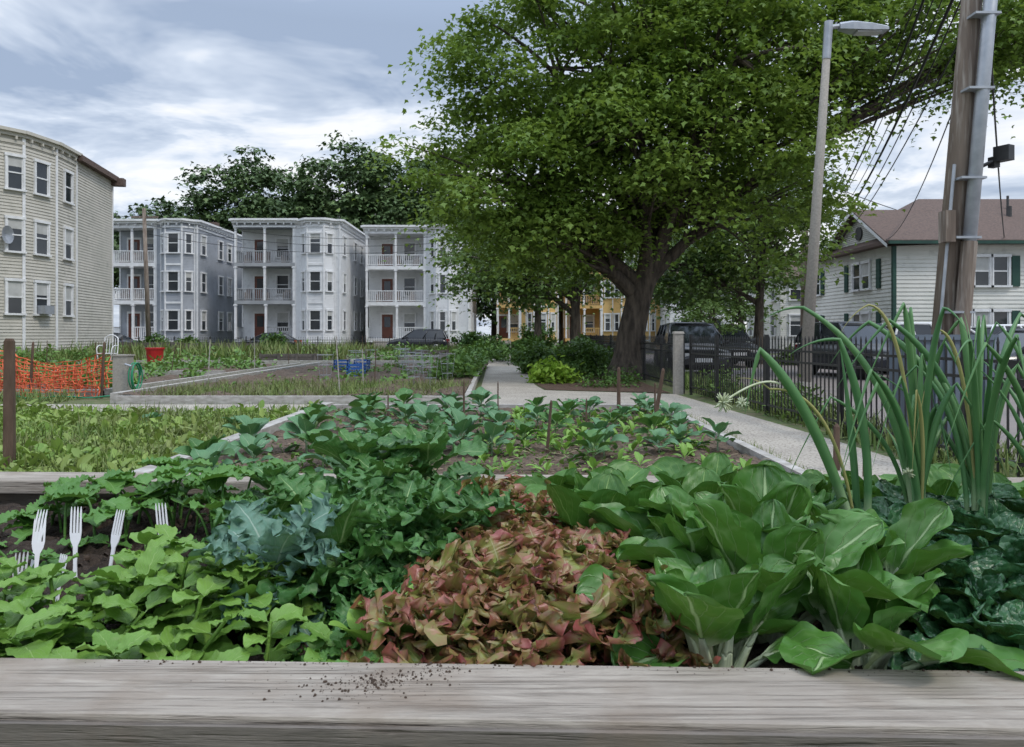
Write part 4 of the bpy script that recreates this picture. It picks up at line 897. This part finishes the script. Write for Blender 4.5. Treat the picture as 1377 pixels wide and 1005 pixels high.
B = LB(); BY = LB()
def onion(p0, p1, p2, r, kink=None, n=18, B=B):
    pts = bez(p0, p1, p2, n)
    if kink is not None: pts = np.concatenate([pts, bez(p2, (np.array(p2) + np.array(kink)) / 2 + np.array([0, 0, .02]), kink, 8)[1:]])
    m = len(pts); t = np.linspace(0, 1, m); rad = r * np.minimum(1, (1 - t) * 2.2 + .04) * (.75 + .3 * np.sin(pi * np.clip(t * 1.3, 0, 1))); tube(B, pts, rad, 9)
onion((.70, 1.5, .86), (.62, 1.5, 1.15), (.50, 1.5, 1.27), .0105, (.47, 1.5, 1.14))
onion((.71, 1.52, .86), (.70, 1.52, 1.1), (.68, 1.55, 1.3), .007)
onion((.71, 1.5, .86), (.74, 1.5, 1.1), (.66, 1.5, 1.29), .008, (.56, 1.5, 1.26))
cl = [(.83, 1.52), (.94, 1.5), (.99, 1.56), (1.05, 1.45), (1.12, 1.52), (.88, 1.62)]
for (x, y) in cl:
    for k in range(8):
        a_ = R.rand() * 6.28; sp = R.uniform(.03, .28); h = R.uniform(.26, .54)
        tip = (x + sp * math.cos(a_), y + sp * .7 * math.sin(a_), SZ + h)
        kk = None
        if R.rand() < .65: kk = (tip[0] + .11 * math.cos(a_), tip[1] + .05 * math.sin(a_), tip[2] - R.uniform(.03, .24))
        onion((x + R.randn() * .008, y + R.randn() * .008, SZ), (x + sp * .05 * math.cos(a_), y + sp * .05 * math.sin(a_), SZ + h * .75), tip, R.uniform(.004, .008), kk)
onion((1.0, 1.3, .87), (1.03, 1.3, .96), (1.16, 1.32, 1.02), .010); onion((.98, 1.3, .87), (.98, 1.3, 1.0), (1.08, 1.34, 1.08), .009)
B.build('spring_onions', m_onion)
for (p0, p1, p2, kk) in (((.70, 1.5, .86), (.66, 1.5, 1.2), (.52, 1.5, 1.19), (.45, 1.5, 1.21)), ((.83, 1.52, .9), (.80, 1.5, 1.35), (.72, 1.5, 1.36), (.66, 1.5, 1.30)), ((.94, 1.5, .9), (.92, 1.5, 1.3), (.86, 1.5, 1.31), (.80, 1.5, 1.02)), ((.83, 1.52, .86), (.84, 1.5, 1.1), (.80, 1.47, 1.19), (.78, 1.45, 1.02))):
    onion(p0, p1, p2, .0035, kk, B=BY)
BY.build('dried_onion_stalks', m_oniony)
B = LB()
for p, n, q in ((np.array([.42, 1.48, 1.165]), 46, 1.), (np.array([.47, 1.52, 1.16]), 26, .7), (np.array([.80, 1.5, 1.02]), 22, .6)):
    for i in range(n):
        d = R.randn(3); d /= np.linalg.norm(d)
        tube(B, [p, p + d * .012 * q, p + d * .021 * q], [.001, .0022, .0008], 5)
tube(B, bez((.42, 1.48, 1.165), (.5, 1.49, 1.22), (.54, 1.5, 1.2), 10), .0025, 5)
B.build('onion_flower', pmat('onion_flower', (.55, .58, .42), (.4, .45, .25), 60, .8))

def fork(x, y, rz, lean, zt=.115):
    o = Ob('plastic_fork', (x, y, SZ))
    ca, sa = math.cos(rz), math.sin(rz)
    def T(u, w, h):
        w2 = w + h * lean[1] + .10 * max(0, h - zt * .45) ** 1.5; xx = u + h * lean[0]
        return (x + xx * ca - w2 * sa, y + xx * sa + w2 * ca, SZ - .02 + h)
    def strip(sec, part):
        vs = []
        for h, u0, u1, th in sec:
            vs += [T(u0, -th, h), T(u1, -th, h), T(u1, th, h), T(u0, th, h)]
        n = len(sec); fs = [(i * 4 + j, i * 4 + (j + 1) % 4, i * 4 + 4 + (j + 1) % 4, i * 4 + 4 + j) for i in range(n - 1) for j in range(4)] + [(3, 2, 1, 0), tuple(range(4 * n - 4, 4 * n))]
        o.raw(part, vs, fs)
    strip([(0, -.005, .005, .0012), (zt * .35, -.003, .003, .0014), (zt * .58, -.0042, .0042, .0012), (zt * .66, -.009, .009, .001), (zt * .75, -.0108, .0108, .001)], 'handle')
    for k in range(4):
        c = -.0088 + k * .00587; strip([(zt * .75, c - .0019, c + .0019, .001), (zt * .9, c - .0016, c + .0016, .001), (zt * 1.04, c - .0013, c + .0013, .0009), (zt * 1.1, c - .0004, c + .0004, .0006)], 'tines')
    o.build({'handle': m_fork, 'tines': m_fork})
for x, y, rz, ln, zt in ((-.90, 1.40, .5, (.06, .2), .125), (-.835, 1.42, .1, (-.08, .2), .14), (-.775, 1.42, -.3, (.02, .2), .135), (-.68, 1.47, .2, (-.12, .1), .14), (-.87, 1.30, .6, (.1, -.1), .10), (-.81, 1.32, -.5, (-.1, .2), .085), (-.96, 1.48, 0, (0, .3), .12)):
    fork(x, y, rz, ln, zt)

pl = [(-2.2, 10.8), (-1.6, 10.9), (-1.0, 10.6), (-.5, 10.9), (-1.9, 9.8), (-1.3, 9.4), (-.7, 9.7), (.3, 10.6), (.35, 9.4), (1.1, 10.5), (1.2, 9.2), (1.9, 10.7), (2.1, 9.6), (-2.3, 8.6), (-1.6, 8.2), (-2.0, 7.4), (-1.2, 7.0), (-.5, 7.9), (.9, 8.0), (1.6, 8.2), (-2.2, 6.4), (-1.4, 5.9), (-.8, 6.6), (2.0, 8.7), (1.4, 7.3), (.7, 6.8), (-2.3, 5.4), (-1.8, 4.9), (-1.1, 5.0), (1.9, 11.2), (.9, 11.2),
      (-2.4, 9.3), (-1.0, 8.6), (-1.9, 8.9), (-1.7, 6.6), (-2.5, 7.2), (-1.2, 10.1), (-2.0, 10.3), (-.7, 8.9), (-1.3, 7.7), (-2.4, 5.9), (-.3, 9.9), (1.5, 9.9), (.7, 9.9), (1.7, 7.6), (1.0, 7.2), (.5, 8.6), (2.1, 7.6), (-.2, 7.2), (.2, 7.8), (-.1, 8.7), (-.6, 7.4)]
for i, (x, y) in enumerate(pl):
    kale('broccoli_plant' if i % 3 else 'cabbage_plant', x + R.randn() * .05, y, (.95 if x < -.4 else .8) + .35 * R.rand(), (m_broc, m_kale, m_broc)[i % 3], 10, z=.13, stem=.12, ruf=.006, rf=2, wid=.34, q=.3, el0=1.3, el1=.3, frill=0)
for x, y in ((-5.0, 10.4), (-6.3, 8.2), (-3.7, 9.9)): kale('wild_kale', x, y, .7, m_broc, 12, z=.02, stem=.1, ruf=.006, rf=2, wid=.4, q=.3, frill=0)
B = LB()
for i in range(150):
    x = R.uniform(-.3, 2.2); y = R.uniform(6, 11.3)
    for k in range(4): leaf(B, (x, y, .13), R.rand() * 6.28, 1.2 * R.rand() + .3, .10 + .09 * R.rand(), .034, curl=.8, nu=2, nv=6, pet=.2)
B.build('bean_seedlings', m_seed)

# ------------------------------------------------------------------ world / light / camera
az_s, el_s = math.radians(125), math.radians(52)
w = bpy.data.worlds.new('World'); sc.world = w; w.use_nodes = True; nt = w.node_tree; nt.nodes.clear()
out = nt.nodes.new('ShaderNodeOutputWorld'); bg = nt.nodes.new('ShaderNodeBackground'); bg.inputs[1].default_value = .12
sky = nt.nodes.new('ShaderNodeTexSky'); sky.sky_type = 'NISHITA'; sky.sun_disc = False; sky.sun_elevation = el_s; sky.sun_rotation = az_s
tc = nt.nodes.new('ShaderNodeTexCoord'); sp = nt.nodes.new('ShaderNodeSeparateXYZ'); nt.links.new(tc.outputs['Generated'], sp.inputs[0])
zc = MA(nt, 'MAXIMUM', sp.outputs[2], 0.0); den = MA(nt, 'ADD', zc, .12)
cb = nt.nodes.new('ShaderNodeCombineXYZ'); setin(nt, cb.inputs[0], MA(nt, 'DIVIDE', sp.outputs[0], den)); setin(nt, cb.inputs[1], MA(nt, 'DIVIDE', sp.outputs[1], den)); cb.inputs[2].default_value = 3.1
n1 = NOISE(nt, cb.outputs[0], 1.5, 5, .6, .35); n2 = NOISE(nt, cb.outputs[0], .5, 1, .5)
cf = MA(nt, 'ADD', MA(nt, 'MULTIPLY', n1, .75), MA(nt, 'MULTIPLY', n2, .25))
cl_ = MIX(nt, MR(nt, cf, .41, .54, 0, 1), (3.3, 4.1, 5.5), (6.5, 7.2, 8.3))
cl_ = MIX(nt, MR(nt, cf, .52, .60, 0, 1), cl_, (8.9, 9.0, 9.2))
hz = MR(nt, zc, 0, .2, 1, 0); hx = MR(nt, sp.outputs[0], .0, .6, .25, 1)
cl_ = MIX(nt, MA(nt, 'MULTIPLY', MA(nt, 'MULTIPLY', hz, hx), .5), cl_, (8.6, 8.5, 8.2))
up = MR(nt, zc, .38, .95, 1, 3.0); sc_ = nt.nodes.new('ShaderNodeVectorMath'); sc_.operation = 'SCALE'; nt.links.new(cl_, sc_.inputs[0]); nt.links.new(up, sc_.inputs['Scale'])
fin = MIX(nt, .9, sky.outputs[0], sc_.outputs[0])
nt.links.new(fin, bg.inputs[0]); nt.links.new(bg.outputs[0], out.inputs[0])

sl = bpy.data.lights.new('sun', 'SUN'); sl.energy = 1.5; sl.angle = math.radians(10); sl.color = (1, .94, .84)
so = bpy.data.objects.new('sun', sl); COL.objects.link(so)
sv = Vector((math.sin(az_s) * math.cos(el_s), math.cos(az_s) * math.cos(el_s), math.sin(el_s))); so.rotation_euler = sv.to_track_quat('Z', 'Y').to_euler(); so.location = sv * 50

cam = bpy.data.cameras.new('camera'); cam.sensor_width = 36; cam.lens = 26.14; cam.shift_y = -.038; cam.clip_start = .05; cam.clip_end = 3000
cam.dof.use_dof = True; cam.dof.focus_distance = 2.2; cam.dof.aperture_fstop = 22
co = bpy.data.objects.new('camera', cam); COL.objects.link(co); co.location = (0, 0, 1.3); co.rotation_euler = (math.radians(90), 0, 0); sc.camera = co
sc.view_settings.view_transform = 'Standard'; sc.view_settings.look = 'None'; sc.view_settings.exposure = 0
